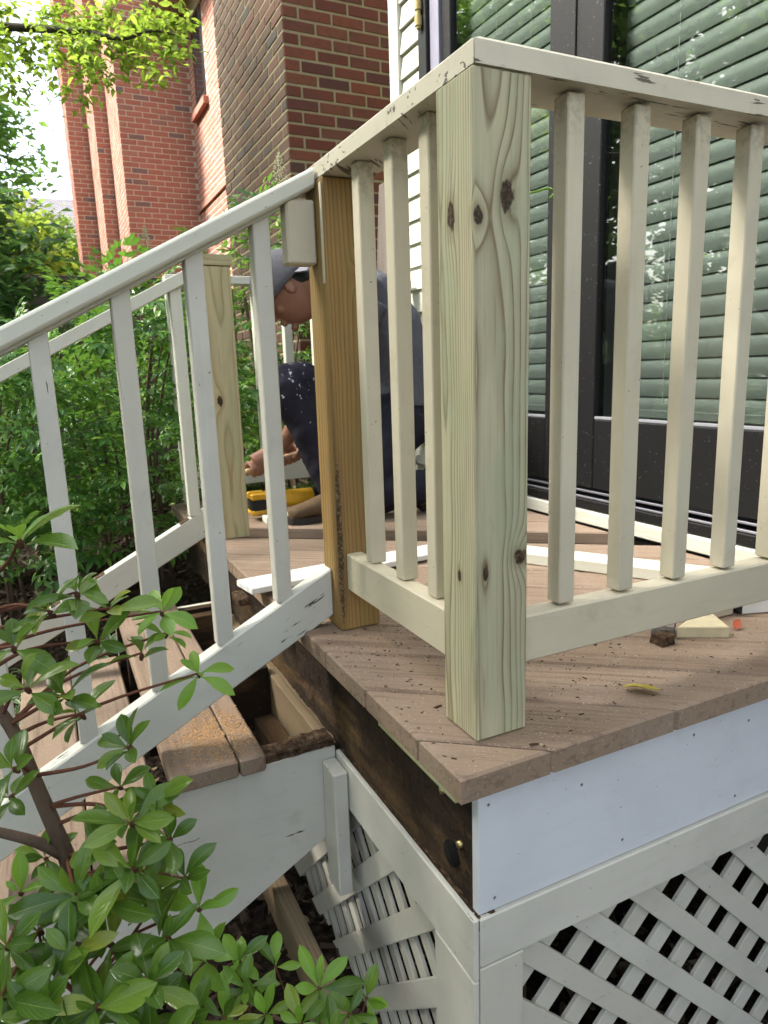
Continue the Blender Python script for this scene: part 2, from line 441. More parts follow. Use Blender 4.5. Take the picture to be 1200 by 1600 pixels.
def prism(poly, z0, z1, ch=.003):
    """vertical prism from a convex polygon with a small top chamfer"""
    n = len(poly); c = Vector((sum(p[0] for p in poly)/n, sum(p[1] for p in poly)/n))
    A = sum(poly[i][0]*poly[(i+1) % n][1]-poly[(i+1) % n][0]*poly[i][1] for i in range(n))
    if A < 0: poly = poly[::-1]
    ins = []
    for i in range(n):
        p0, p1, p2 = (Vector(poly[(i+k) % n]) for k in (-1, 0, 1))
        e1 = (p1-p0).normalized(); e2 = (p2-p1).normalized()
        n1 = Vector((-e1.y, e1.x)); n2 = Vector((-e2.y, e2.x)); d = 1+n1.dot(n2)
        ins.append(p1+(n1+n2)*(ch/max(d, .25)))
    V = [(p[0], p[1], z0) for p in poly]+[(p[0], p[1], z1-ch) for p in poly]+[(p.x, p.y, z1) for p in ins]
    F = [list(range(n))[::-1], list(range(2*n, 3*n))]
    for k in (0, 1):
        for i in range(n):
            j = (i+1) % n; F.append([k*n+i, k*n+j, (k+1)*n+j, (k+1)*n+i])
    return V, F
def clip(poly, a, b, c):    # keep a*x+b*y<=c
    out = []
    for i in range(len(poly)):
        p, q = poly[i], poly[(i+1) % len(poly)]
        dp, dq = a*p[0]+b*p[1]-c, a*q[0]+b*q[1]-c
        if dp <= 0: out.append(p)
        if dp*dq < 0:
            t = dp/(dp-dq); out.append((p[0]+(q[0]-p[0])*t, p[1]+(q[1]-p[1])*t))
    return out
def tube_data(pts, rad, n=8, cap=True, base=0, up=(.13, .27, .95)):
    pts = [Vector(p) for p in pts]; V = []; F = []
    up = Vector(up); prev = None
    for i, p in enumerate(pts):
        t = (pts[min(i+1, len(pts)-1)]-pts[max(i-1, 0)]).normalized()
        if prev is None:
            x = t.cross(up)
            if x.length < .05: x = t.cross(Vector((1, 0, 0)))
        else: x = prev-t*prev.dot(t)
        x.normalize(); prev = x; y = t.cross(x)
        r = rad[i] if isinstance(rad, (list, tuple)) else rad
        rx, ry = r if isinstance(r, (list, tuple)) else (r, r)
        for k in range(n):
            a = 2*math.pi*k/n; V.append(p+x*math.cos(a)*rx+y*math.sin(a)*ry)
    for i in range(len(pts)-1):
        for k in range(n):
            j = (k+1) % n; F.append([base+i*n+k, base+i*n+j, base+(i+1)*n+j, base+(i+1)*n+k])
    if cap:
        F.append([base+k for k in range(n)][::-1]); F.append([base+(len(pts)-1)*n+k for k in range(n)])
    return V, F
def tubes(specs, n=8):
    V = []; F = []
    for pts, rad in specs:
        v, f = tube_data(pts, rad, n, True, len(V)); V += v; F += f
    return mesh(V, F, smooth=True)
def smooth_path(pts, k=6):
    P = [Vector(p) for p in pts]; out = []
    for i in range(len(P)-1):
        p0, p1, p2, p3 = P[max(i-1, 0)], P[i], P[i+1], P[min(i+2, len(P)-1)]
        for j in range(k):
            t = j/k
            out.append(.5*((2*p1)+(p2-p0)*t+(2*p0-5*p1+4*p2-p3)*t*t+(3*p1-p0-3*p2+p3)*t**3))
    return out+[P[-1]]
# leaves: returns verts, faces, uvs ; leaf lies along +X, normal +Z
def leaf_data(L=1, W=.4, shape=.55, seg=5, fold=.18, droop=.25, wave=0., tw=0., pw=.85):
    V = []; U = []; F = []
    for i in range(seg+1):
        t = i/seg
        wd = W/2*(math.sin(math.pi*t**(math.log(.5)/math.log(shape)))**(.85 if t < shape else pw) if 0 < t < 1 else .02)
        zc = -droop*L*t*t
        for k, sgn in enumerate((-1, 0, 1)):
            V.append((L*t, sgn*wd, zc+abs(sgn)*wd*fold*2+(wave*L*math.sin(t*9+sgn) if sgn else 0)+tw*sgn*wd*t)); U.append((.5+.5*sgn, t))
    for i in range(seg):
        for k in range(2):
            a = i*3+k; F.append([a, a+3, a+4, a+1])
    return V, F, U
def merge(items):
    """items: list of ((V,F,U), Matrix)"""
    V = []; F = []; U = []
    for (v, f, u), M in items:
        b = len(V); V += [M @ Vector(p) for p in v]; F += [[b+i for i in q] for q in f]; U += u
    return V, F, U
def joined(base, mats):
    """many copies of a base leaf as one mesh, fast"""
    v = np.array([tuple(p) for p in base[0]], dtype=np.float64); f = np.array(base[1]); u = np.array(base[2], dtype=np.float32)
    T = np.array([[list(r) for r in m_] for m_ in mats]); n = len(T); k = len(v)
    P = np.einsum('nij,kj->nki', T[:, :3, :3], v)+T[:, None, :3, 3]
    FF = (f[None]+(np.arange(n)*k)[:, None, None]).reshape(-1, f.shape[1])
    me = bpy.data.meshes.new('foliage'); me.vertices.add(n*k); me.vertices.foreach_set('co', P.astype(np.float32).ravel())
    nf = len(FF); me.loops.add(nf*4); me.loops.foreach_set('vertex_index', FF.astype(np.int32).ravel())
    me.polygons.add(nf); me.polygons.foreach_set('loop_start', (np.arange(nf)*4).astype(np.int32))
    me.update(calc_edges=True)
    ul = me.uv_layers.new(name='UVMap'); ul.data.foreach_set('uv', np.tile(u, (n, 1))[FF.ravel()].ravel())
    me.polygons.foreach_set('use_smooth', [True]*nf); return me
def orient(d, roll=0, s=1, loc=(0, 0, 0), up=(0, 0, 1)):
    """matrix with +X along d, +Z near up"""
    x = Vector(d).normalized(); y = Vector(up).cross(x)
    if y.length < 1e-3: y = Vector((0, 1, 0))
    y.normalize(); z = x.cross(y)
    M = Matrix((x, y, z)).transposed() @ Matrix.Rotation(roll, 3, 'X')
    M = (M*s).to_4x4(); M.translation = Vector(loc); return M
def rdir(zlo=-1, zhi=1):
    z = R.uniform(zlo, zhi); a = R.uniform(0, 2*math.pi); q = math.sqrt(max(0, 1-z*z)); return Vector((q*math.cos(a), q*math.sin(a), z))
def pix(u, v, d):
    """a point seen at (u, v) of the 1200 x 1600 photograph at forward depth d: used to read positions off the photo"""
    return CAM+(CR*((u-600)/FOCAL)-CU*((v-800)/FOCAL)+CF)*d

@mat
def green_post(): return pine('treated_green_pine', (.49, .455, .305), (.145, .098, .046), (.40, .395, .265),
    [(.301, .006, -.0445, .020, .011), (.275, -.037, -.0445, .011, .007), (.282, -.0445, .008, .018, .009), (-.176, .031, -.0445, .011, .011), (-.192, -.028, -.0445, .012, .0042), (-.203, -.0445, -.003, .010, .0042)],
    (-.016, .030), 215, .0095, lines=.80)

# ================================================================== SETTING
def gz(x, y):
    t = min(1, max(0, (y-1.35)/2.0)); t = t*t*(3-2*t)
    return -.86+.52*t+.02*mnoise.noise(Vector((x*1.3, y*1.3, 0)))
def make_ground():
    xs = sorted(set([-60, -30, -15, -8, -5]+[-3.2+.2*i for i in range(31)]+[4, 6, 10, 20, 60]))
    ys = sorted(set([-60, -25, -10, -5]+[-3+.2*i for i in range(56)]+[9, 11, 14, 20, 40, 90]))
    V = [(x, y, gz(x, y)) for y in ys for x in xs]; nx = len(xs)
    F = [[j*nx+i, j*nx+i+1, (j+1)*nx+i+1, (j+1)*nx+i] for j in range(len(ys)-1) for i in range(nx-1)]
    tag(part('ground', mesh(V, F, smooth=True), mulch()), kind='structure')
    # loose bark on top
    base = (([(-.5, -.5, 0), (.5, -.4, .1), (.45, .5, 0), (-.5, .4, .15)]), [[0, 1, 2, 3]], [(0, 0), (1, 0), (1, 1), (0, 1)])
    ms = []
    for i in range(9000):
        if i < 4500: x, y = R.uniform(-1.2, .9), R.uniform(-.2, 1.6)
        else: x, y = R.uniform(-2.2, .9), R.uniform(1.6, 4.5)
        s = R.uniform(.008, .032)
        ms.append(Matrix.Translation((x, y, gz(x, y)+.004)) @ Euler((R.gauss(0, .5), R.gauss(0, .5), R.uniform(0, 6.3))).to_matrix().to_4x4() @ Matrix.Diagonal((s*R.uniform(1, 2.4), s*.6, s, 1)))
    o = part('bark_mulch', joined(base, ms), bark_chip()); tag(o, 'dark loose bark mulch covering the garden bed under the stairs', 'mulch', kind='stuff')
make_ground()

# ------------------------------------------------------------------ brick walls
COURSE = .0677; BL = .192; BH = .0555; BJ = .012
def brick_mesh(l, mt):
    me = cbox(l, .06, BH, .0035); me.materials.append(mt); return me
def brick_positions(p0, u, length, z0, z1, phase=0):
    """list of (centre offset along u, z, brick length)"""
    out = []; k = 0; z = z0+BH/2
    while z < z1-BH/2:
        x = -(BL+BJ)/2 if (k+phase) % 2 else 0.
        while x < length-.02:
            a, b = max(x, 0), min(x+BL, length)
            if b-a > .03: out.append(((a+b)/2, z, round(b-a, 3)))
            x += BL+BJ
        z += COURSE; k += 1
    return out
def brick_face(parent, p0, u, nrm, length, z0, z1, mt, vis, cap, phase=0, hole=None, proud=.0035):
    """bricks set proud of the mortar body; the largest in view are single objects, the rest one joined part"""
    u = Vector(u); nrm = Vector(nrm); p0 = Vector(p0); rest = []; single = []
    for (s, z, l) in brick_positions(p0, u, length, z0, z1, phase):
        c = p0+u*s+nrm*(proud-.03); c.z = z
        if hole and hole(c, l): continue
        c = c+nrm*R.uniform(-.0015, .0015)
        x = u.copy(); y = Vector((0, 0, 1)).cross(x)
        M = Matrix((x, y, (0, 0, 1))).transposed().to_4x4(); M.translation = c
        M = M @ Euler((R.gauss(0, .004), R.gauss(0, .004), R.gauss(0, .004))).to_matrix().to_4x4()
        (single if vis(c) else rest).append(((c-CAM).length, M, l))
    single.sort(key=lambda t: t[0]); rest += single[cap:]; single = single[:cap]
    cache = {}
    for _, M, l in single:
        if l not in cache: cache[l] = brick_mesh(l, mt)
        part('brick', cache[l], None, parent, M)
    if rest:
        b = cbox(1, .06, BH, .0035); v = [tuple(q.co) for q in b.vertices]; f = [list(q.vertices) for q in b.polygons if len(q.vertices) == 4]
        ms = [M @ Matrix.Diagonal((l, 1, 1, 1)) for _, M, l in rest]
        me = joined((v, f, [(0, 0)]*len(v)), ms); me.polygons.foreach_set('use_smooth', [False]*len(me.polygons))
        o = part('brick_courses', me, mt, parent, Matrix.Identity(4)); o['kind'] = 'stuff'
    return len(single)
def body(parent, x0, x1, y0, y1, z0, z1, mt, name='mortar_wall'):
    return bx(name, mt, parent, x0, x1, y0, y1, z0, z1, 2, .001)

nb = thing('brick_house', 'dark brown weathered brick wing close behind the deck, its corner facing us', 'building', (1.01, 3.43, -.4))
body(nb, 1.01, 3.4, 3.43, 4.93, -.6, 5.5, mortar_near())
brick_face(nb, (1.01, 3.43, 0), (1, 0, 0), (0, -1, 0), .9, -.55, 5.4, brick_near(), lambda c: 1.0 < c.z < 2.75 and c.x < 1.8, 110)
brick_face(nb, (1.01, 3.43, 0), (0, 1, 0), (-1, 0, 0), 1.5, -.55, 5.4, brick_weathered_shaded(), lambda c: 1.05 < c.z < 3.3, 190, phase=1)
beam('roof_edge', soffit_paint(), nb, (.9, 4.18, 5.55), (3.5, 4.18, 5.55), 1.8, .1)

fb = thing('brick_townhouse', 'salmon red brick townhouse stepping back to the left with pale narrow returns', 'building', (1.2, 9.6, -.3))
X3L, X3R, Y3 = .836, 1.777, 9.4
Y2, X2L, Y1, X1L, Y0 = 10.61, .659, 11.8, .379, 12.6
TOP = 7.5
body(fb, X3R, 4.5, 6.4, Y3, -.5, TOP, mortar_far())
body(fb, X3L, 4.5, Y3+.002, Y2, -.5, TOP, mortar_far())
body(fb, X2L, 4.5, Y2+.002, Y1, -.5, TOP, mortar_far())
body(fb, X1L, 4.5, Y1+.002, Y0, -.5, TOP, mortar_far())
BF = brick_far()
brick_face(fb, (X3L, Y3, 0), (1, 0, 0), (0, -1, 0), X3R-X3L, -.3, 6.6, BF, lambda c: 1.5 < c.z < 4.4, 200)
brick_face(fb, (X2L, Y2, 0), (1, 0, 0), (0, -1, 0), X3L-X2L, -.3, 6.6, BF, lambda c: 1.6 < c.z < 4.4, 40)
brick_face(fb, (X1L, Y1, 0), (1, 0, 0), (0, -1, 0), X2L-X1L, -.3, 6.6, BF, lambda c: 1.6 < c.z < 4.4, 55)
win = lambda c, l: c.y > 8.50 and c.y < 9.12 and c.z > 3.86 and c.z < 6.2
brick_face(fb, (X3R, 6.4, 0), (0, 1, 0), (-1, 0, 0), 3.0, -.3, 6.6, BF, lambda c: False, 0, hole=win)
brick_face(fb, (X3L, Y3, 0), (0, 1, 0), (-1, 0, 0), Y2-Y3, -.3, 6.6, BF, lambda c: False, 0)
brick_face(fb, (X2L, Y2, 0), (0, 1, 0), (-1, 0, 0), Y1-Y2, -.3, 6.6, BF, lambda c: False, 0)
brick_face(fb, (X1L, Y1, 0), (0, 1, 0), (-1, 0, 0), Y0-Y1, -.3, 6.6, BF, lambda c: False, 0)
wn_ = bx('window', black_frame(), fb, X3R-.012, X3R+.05, 8.52, 9.10, 3.9, 6.2, 2)
bx('pane', dark_glass(), wn_, X3R-.018, X3R-.010, 8.58, 9.04, 3.97, 6.1, 2)
bx('window_sill', brick_far(), fb, X3R-.07, X3R+.02, 8.44, 9.18, 3.76, 3.85, 1, .006)
bx('belt_course', brick_far(), fb, X3R-.03, X3R+.01, 6.4, 9.38, 2.70, 2.76, 1, .004)
bx('soffit', soffit_paint(), fb, 1.30, 2.6, 7.9, 9.39, 5.10, 5.30, 0)
bx('soffit_bracket', soffit_paint(), fb, 1.74, 1.77, 8.0, 9.3, 4.86, 5.098, 1)

fh = thing('far_house', 'distant house with a grey shingled roof showing above the trees', 'building', (1.2, 31, -.3))
bx('wall', flat('far_house_wall', (.40, .37, .33), .8), fh, -2.5, 6, 30, 38, -.5, 4.6, 0)
def roof_mat():
    s = Mt('grey_shingles'); o = s.obj()
    b = s.n('TexBrick', {'Vector': s.mp(o, (1, 1, 1)), 'Color1': (.20, .19, .20, 1), 'Color2': (.28, .26, .27, 1), 'Mortar': (.08, .08, .085, 1), 'Scale': 3.0, 'Mortar Size': .03})
    s.pbr(b.outputs[0], .9); return s.m
RF = roof_mat()
for sy in (-1, 1):
    V = [(-3, 34+sy*4.6, 4.3), (6.5, 34+sy*4.6, 4.3), (6.5, 34, 8.2), (-3, 34, 8.2)]
    V = V+[(a, b, c-.15) for a, b, c in V]
    part('roof', mesh(V, [[0, 1, 2, 3], [7, 6, 5, 4], [0, 4, 5, 1], [1, 5, 6, 2], [2, 6, 7, 3], [3, 7, 4, 0]]), RF, fh)
for i in range(3):
    w_ = bx('window', black_frame(), fh, -1.5+i*2.4, -.5+i*2.4, 29.93, 29.99, 1.6, 3.0, 2)
    bx('pane', dark_glass(), w_, -1.42+i*2.4, -.58+i*2.4, 29.90, 29.925, 1.68, 2.92, 2)

fen = thing('wooden_fence', 'dark weathered board fence with a flat cap in front of the brick townhouse', 'fence', (.4, 6.0, -.35))
x = -2.2
while x < 1.9:
    bx('fence_board', fence_wood(), fen, x, x+.138, 5.99, 6.01+.008*(int(x*7) % 2), -.4, 1.335+R.uniform(-.012, .012), 2); x += .146
bx('fence_cap', fence_wood(), fen, -2.25, 1.95, 5.93, 6.07, 1.365, 1.40, 0)
for z in (.1, 1.2): bx('fence_rail', fence_wood(), fen, -2.2, 1.9, 6.03, 6.07, z, z+.09, 0)
for x in (-1.4, .15, 1.7): bx('fence_post', fence_wood(), fen, x, x+.09, 5.90, 5.985, -.45, 1.36, 2)

# ------------------------------------------------------------------ white house with the patio door
WX = 1.2
hs = thing('house', 'house wall of cream lap siding with a dark bronze patio door beside the deck', 'building', (WX, 1., -.5))
z = -.02; k = 0
while z < 4.2:     # lap siding beside the door, planks tilted out at the foot
    for (ya, yb) in ((2.173, 2.352), (-3.2, -.62)):
        V = []
        for y in (ya, yb): V += [(WX-.004, y, z+.112), (WX-.02, y, z), (WX+.02, y, z), (WX+.02, y, z+.112)]
        part('siding_plank', mesh(V, [[0, 1, 2, 3], [7, 6, 5, 4], [0, 4, 5, 1], [1, 5, 6, 2], [2, 6, 7, 3], [3, 7, 4, 0]]), siding_paint(), hs)
    z += .102
bx('corner_board', siding_paint(), hs, WX-.03, WX+.05, 2.355, 2.44, -.1, 4.3, 2)
bx('wall', dark_room(), hs, WX+.07, WX+.16, 2.12, 2.44, -.5, 4.3, 2)
bx('wall', dark_room(), hs, WX+.07, WX+.16, -3.2, -.58, -.5, 4.3, 2)
bx('wall', flat('house_side_wall', (.55, .54, .47)), hs, WX+.05, 5.5, 2.36, 2.42, -.6, 4.3, 0)
bx('foundation', flat('foundation_block', (.20, .19, .18), .9, bsc=30), hs, WX+.03, WX+.3, -3.2, 2.35, -.9, -.03, 1)
bx('room_wall', dark_room(), hs, WX+1.6, WX+1.7, -3.2, 2.35, -.1, 4.3, 1)
bx('room_floor', dark_room(), hs, WX+.18, WX+1.6, -3.2, 2.35, -.1, -.02, 1)
bx('room_ceiling', dark_room(), hs, WX+.18, WX+1.6, -3.2, 2.35, 2.62, 2.7, 1)
bx('wall', siding_paint(), hs, WX-.005, WX+.15, -.60, 2.168, 2.55, 4.3, 1)
bx('threshold', siding_paint(), hs, WX-.045, WX+.02, -.62, 2.17, .004, .050, 1, .004)
pd = bx('door_sill', bronze(), hs, WX-.035, WX+.10, -.62, 2.165, .053, .085, 1)
for i, dz in enumerate((.0, .016)):
    bx('track', aluminium(), pd, WX-.028+i*.022, WX-.018+i*.022, -.6, 2.15, .087+dz, .094+dz, 1, .001)
DF = bronze()
bx('door_jamb', DF, hs, WX-.03, WX+.06, 2.10, 2.168, .088, 2.5, 2)
jm = bx('door_jamb', flat('lavender_reflective_jamb', (.20, .195, .25), .25, .6), hs, WX-.012, WX+.03, 2.025, 2.098, .09, 2.5, 2)
bx('door_head', DF, hs, WX-.03, WX+.08, -.60, 2.1, 2.45, 2.548, 1)
def door_panel(name, xf, ya, yb, sl, sr, zb):
    st = bx(name, DF, hs, xf, xf+.045, ya, ya+sl, .12, 2.44, 2, .003)
    bx('stile', DF, st, xf, xf+.045, yb-sr, yb, .12, 2.44, 2, .003)
    bx('bottom_rail', DF, st, xf+.002, xf+.043, ya+sl+.001, yb-sr-.001, .12, zb, 1, .003)
    bx('top_rail', DF, st, xf+.002, xf+.043, ya+sl+.001, yb-sr-.001, 2.34, 2.438, 1, .003)
    bx('glass_bead', flat('bead_'+name, (.22, .23, .25), .35), st, xf+.004, xf+.012, ya+sl, yb-sr, zb+.001, zb+.010, 1, .001)
    bx('glass', glass(), st, xf+.018, xf+.024, ya+sl-.004, yb-sr+.004, zb-.004, 2.345, 2, .0005)
door_panel('sliding_panel', WX-.008, -.55, 1.208, .11, .138, .352)
door_panel('fixed_panel', WX+.002, 1.212, 2.022, .122, .062, .345)
bx('astragal', DF, hs, WX-.014, WX-.0085, 1.19, 1.232, .12, 2.44, 2)
hg = bx('hinge', brass(), hs, WX-.052, WX-.032, 2.128, 2.146, 1.93, 2.20, 2, .004)
for zz in (1.94, 2.0, 2.06): bx('hinge_knuckle', brass(), hg, WX-.056, WX-.030, 2.124, 2.150, zz, zz+.045, 2, .004)

def blind(label, ya, yb, z0, z1, xc):
    t = thing('window_blind', label, 'blind', (xc, (ya+yb)/2, z0))
    bx('bottom_bar', blind_vinyl(), t, xc-.012, xc+.012, ya, yb, z0, z0+.025, 1)
    L = yb-ya; W = .075; V = []; F = []; n = 5
    for j in range(2):
        for i in range(n):
            s = (i/(n-1)-.5); V.append((-L/2+L*j, s*W, -.22*W*(4*s*s)))
    for i in range(n-1): F.append([i, n+i, n+i+1, i+1])
    V2 = [(a, b, c-.0012) for a, b, c in V]; V += V2
    F += [[2*n+q for q in f[::-1]] for f in F[:n-1]]
    me = mesh(V, F, smooth=True); me.materials.append(blind_vinyl())
    z = z0+.05
    while z < z1:
        M = Matrix.Translation((xc, (ya+yb)/2, z)) @ Matrix.Rotation(math.pi/2, 4, 'Z') @ Matrix.Rotation(math.radians(-70+R.uniform(-1.5, 1.5)), 4, 'X')
        part('slat', me, None, t, M); z += .0575
    for y in (ya+.2, yb-.2):
        bx('ladder_cord', flat('cord', (.6, .6, .56)), t, xc-.001, xc+.001, y-.001, y+.001, z0, z1, 2, .0003)
blind('closed pale horizontal blind behind the wide right door pane', -.42, 1.06, .36, 2.33, WX+.075)
blind('closed pale horizontal blind behind the narrow left door pane', 1.34, 1.955, .36, 2.33, WX+.085)

# ------------------------------------------------------------------ deck
DX, DY = 1.152, 2.33
dk = thing('wooden_deck', 'small raised deck of brown diagonal boards with one board missing', 'deck', (.6, 1.1, -.86))
A_ = math.radians(37.8); dv = (math.cos(A_), -math.sin(A_)); nv = (math.sin(A_), math.cos(A_))
def deck_strip(s0, s1, hole=None):
    poly = [(0, 0), (DX, 0), (DX, DY), (0, DY)]
    poly = clip(poly, nv[0], nv[1], s1); poly = clip(poly, -nv[0], -nv[1], -s0)
    return poly
k = 0; s0 = -.3
edges = [-.3]+[.0945+.149*i for i in range(22)]
ROTZ = Matrix.Rotation(-A_, 4, 'Z')
for i in range(len(edges)-1):
    a, b = edges[i]+.0027, edges[i+1]-.0027
    if i == 9: continue                      # the board that has been lifted out
    poly = deck_strip(a, b)
    if len(poly) < 3: continue
    c = Vector((sum(p[0] for p in poly)/len(poly), sum(p[1] for p in poly)/len(poly), 0))
    M = Matrix.Translation(c+Vector((0, 0, R.uniform(-.0012, .0012)))) @ ROTZ; Mi = M.inverted()
    V, F = prism(poly, -.038, 0, .004)
    o = part('deck_board', mesh([Mi @ Vector(v) for v in V], F), deck_wood(), dk, M)
# framing below
bx('joist', old_joist(), dk, .20, .238, .07, 2.28, -.235, -.040, 1)
for x in (.52, .86, 1.10): bx('joist', old_joist(), dk, x, x+.038, .07, 2.28, -.225, -.040, 1)
rb = rough_box(2.22, .034, .205, .011, .0042, 1)
MR = Matrix.Translation((.061, 1.15, -.145)) @ Matrix.Rotation(math.pi/2, 4, 'Z')
o = part('rim_joist', rb, rotten_wood(), dk, MR); o['label'] = 'dark rotted rim joist along the open side'
# a new pale strip under the board ends, and the rotted corner block
bx('packing_strip', green_joist(), dk, .018, .040, .045, .30, -.070, -.0385, 1)
o = part('corner_block', rough_box(.205, .03, .045, .012, .002, 4), rotten_wood(), dk, Matrix.Translation((.066, .052, -.145)) @ Matrix.Rotation(math.pi/2, 4, 'Y'))
tubev = [(.0375, .094, -.190), (.055, .094, -.190)]
part('bored_hole', tubes([(tubev, (.020))], 16), flat('hole_black', (.004, .003, .003), .95), dk)
for (y, zz) in ((.072, -.160), (.12, -.098)): part('screw', tubes([([(.0375, y, zz), (.05, y, zz)], .0055)], 10), brass(), dk)
bx('fascia_board', fascia_paint(), dk, .042, DX-.004, .0225, .040, -.246, -.0395, 0, .0015)
bx('fascia_backing', green_joist(), dk, .0445, DX-.01, .041, .055, -.244, -.0395, 0, .001)
# painted skirt frame and lattice, front
GP = grey_paint()
bx('skirt_rail', GP, dk, .0408, DX-.004, .016, .038, -.330, -.2475, 0, .002)
bx('corner_stile', GP, dk, .0408, .118, .016, .038, -.93, -.332, 2, .002)
bx('corner_stile', GP, dk, DX-.09, DX-.006, .016, .038, -.93, -.332, 2, .002)
# left side frame
bx('skirt_rail', GP, dk, .030, .040, .018, .548, -.352, -.2475, 1, .002)
bx('corner_stile', GP, dk, .030, .040, .018, .135, -.93, -.3535, 2, .002)
part('rotten_ledge', rough_box(.53, .026, .03, .005, .0055, 9), rot_crumble(), dk, Matrix.Translation((.0545, .285, -.262)) @ Matrix.Rotation(math.pi/2, 4, 'Z'))
bx('hanging_block', GP, dk, -.002, .0285, .480, .5465, -.545, -.262, 2, .003)
def lattice(parent, axis, u0, u1, z0, z1, c_out, c_in, half, mt, dims=((.040, .088), (.040, .088))):
    """two crossing layers of diagonal slats clipped to the opening"""
    th = .008
    for lay, (sg, c) in enumerate(((half, c_out), (-half, c_in))):
        w, per = dims[lay]
        k = -40
        while k < 40:
            q0 = k*per+(.02 if lay else 0); poly = [(u0, z0), (u1, z0), (u1, z1), (u0, z1)]
            n = (1/math.sqrt(2), -sg/math.sqrt(2))
            poly = clip(poly, n[0], n[1], q0+w); poly = clip(poly, -n[0], -n[1], -q0)
            k += 1
            if len(poly) < 3: continue
            ar = abs(sum(poly[i][0]*poly[(i+1) % len(poly)][1]-poly[(i+1) % len(poly)][0]*poly[i][1] for i in range(len(poly))))
            if ar < 4e-4: continue
            cu = sum(p[0] for p in poly)/len(poly); cz = sum(p[1] for p in poly)/len(poly)
            V, F = prism([(p[0]-cu, p[1]-cz) for p in poly], -th/2, th/2, .001)
            if axis == 'x': M = Matrix(((1, 0, 0), (0, 0, -1), (0, 1, 0))).to_4x4(); M.translation = (cu, c, cz)
            else: M = Matrix(((0, 0, -1), (-1, 0, 0), (0, 1, 0))).to_4x4(); M.translation = (c, -cu, cz)
            part('lattice_slat', mesh(V, F), mt, parent, M)
lattice(dk, 'x', .10, DX-.06, -.86, -.30, .0435, .0525, -1, GP)
lattice(dk, 'y', -1.0, -.11, -.86, -.30, .0565, .0655, 1, GP, ((.046, .112), (.031, .066)))
bx('support_post', old_joist(), dk, .10, .19, .10, .19, -.9, -.24, 2)
bx('support_post', old_joist(), dk, 1.0, 1.09, .10, .19, -.9, -.24, 2)

# ------------------------------------------------------------------ posts
PA = tag(bx('newel_post', green_post(), None, .0688, .1578, .0665, .1555, .0005, .8915, 2, .003), 'new greenish pressure-treated pine post with dark knots at the front deck corner', 'post', 'deck posts')
PB = tag(bx('newel_post', brown_post(), None, .0682, .1572, .5736, .6626, .0005, .8905, 2, .003), 'amber brown stained post at the head of the stairs beside the cream railing', 'post', 'deck posts')
PC = tag(bx('newel_post', yellow_post(), None, .044, .133, 1.541, 1.630, .0005, .868, 2, .003), 'pale yellow pine post on the far side of the stairs, topped with a loose block', 'post', 'deck posts')
ob = part('wood_block', rough_box(.10, .095, .032, .02, .0012, 3), yellow_post(), None, Matrix.Translation((.09, 1.586, .886))); tag(ob, 'short offcut of pine lying flat on top of the yellow post', 'wood block')
# peeled paint seam on the brown post
bx('paint_strip', cream_paint(), PB, .0655, .0680, .5725, .582, .70, .88, 2, .0008)

# ------------------------------------------------------------------ deck railings
CP = cream_paint()
def cap_poly(name, parent, poly, z0, z1):
    V, F = prism(poly, z0, z1, .004)
    c = Vector((sum(p[0] for p in poly)/len(poly), sum(p[1] for p in poly)/len(poly), 0)); d = Vector((poly[1][0]-poly[0][0], poly[1][1]-poly[0][1], 0))
    M = Matrix.Translation(c) @ Matrix.Rotation(math.atan2(d.y, d.x), 4, 'Z'); Mi = M.inverted()
    return part(name, mesh([Mi @ Vector(v) for v in V], F), worn_cap_paint(), parent, M)
RW = .096
r1 = thing('deck_railing', 'cream painted railing running right from the green post to the house wall', 'railing', (.6, .11, .09), 'cream deck railings')
cap_poly('top_rail', r1, [(.0705, .0646), (1.165, .0646), (1.165, .0646+RW), (.0705+RW, .0646+RW)], .892, .9225)
bx('bottom_rail', CP, r1, .1585, 1.16, .080, .118, .098, .172, 0, .003)
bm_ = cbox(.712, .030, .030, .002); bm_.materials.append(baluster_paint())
TOZ = Matrix(((0, 1, 0), (0, 0, 1), (1, 0, 0))).to_4x4()
def baluster(parent, me, x, y, z, lean=0):
    M = TOZ.copy(); M.translation = (x, y, z)
    return part('baluster', me, None, parent, M @ Matrix.Rotation(lean, 4, 'Y'))
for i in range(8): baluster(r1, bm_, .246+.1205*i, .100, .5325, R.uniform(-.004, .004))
bx('trim', CP, r1, 1.125, 1.163, .078, .122, .173, .8915, 2)
r2 = thing('deck_railing', 'cream painted railing between the green post and the brown post', 'railing', (.11, .36, .09), 'cream deck railings')
cap_poly('top_rail', r2, [(.0705, .0662), (.0705+RW, .0662+RW), (.0705+RW, .672), (.0705, .672)], .892, .9225)
bx('bottom_rail', CP, r2, .084, .120, .1565, .572, .090, .168, 1, .003)
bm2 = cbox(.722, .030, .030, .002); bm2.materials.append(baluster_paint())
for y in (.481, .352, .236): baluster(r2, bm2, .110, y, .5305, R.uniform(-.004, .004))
# far railing, behind the worker
r3 = thing('deck_railing', 'pale railing at the far end of the deck behind the worker', 'railing', (.6, 2.29, .06), 'cream deck railings')
PR = pale_rail_paint()
bx('top_rail', PR, r3, .05, 1.16, 2.255, 2.325, .905, .937, 0)
bx('bottom_rail', PR, r3, .09, 1.16, 2.272, 2.31, .065, .150, 0)
bm3 = cbox(.754, .036, .036, .002); bm3.materials.append(PR)
for i in range(8): baluster(r3, bm3, .155+.133*i, 2.29, .528)
bx('corner_post', PR, r3, .05, .088, 2.27, 2.31, .001, .904, 2)
r4 = thing('deck_railing', 'pale railing from the yellow post back to the far deck corner', 'railing', (.09, 1.9, .06), 'cream deck railings')
bx('top_rail', PR, r4, .055, .125, 1.632, 2.254, .875, .904, 1)

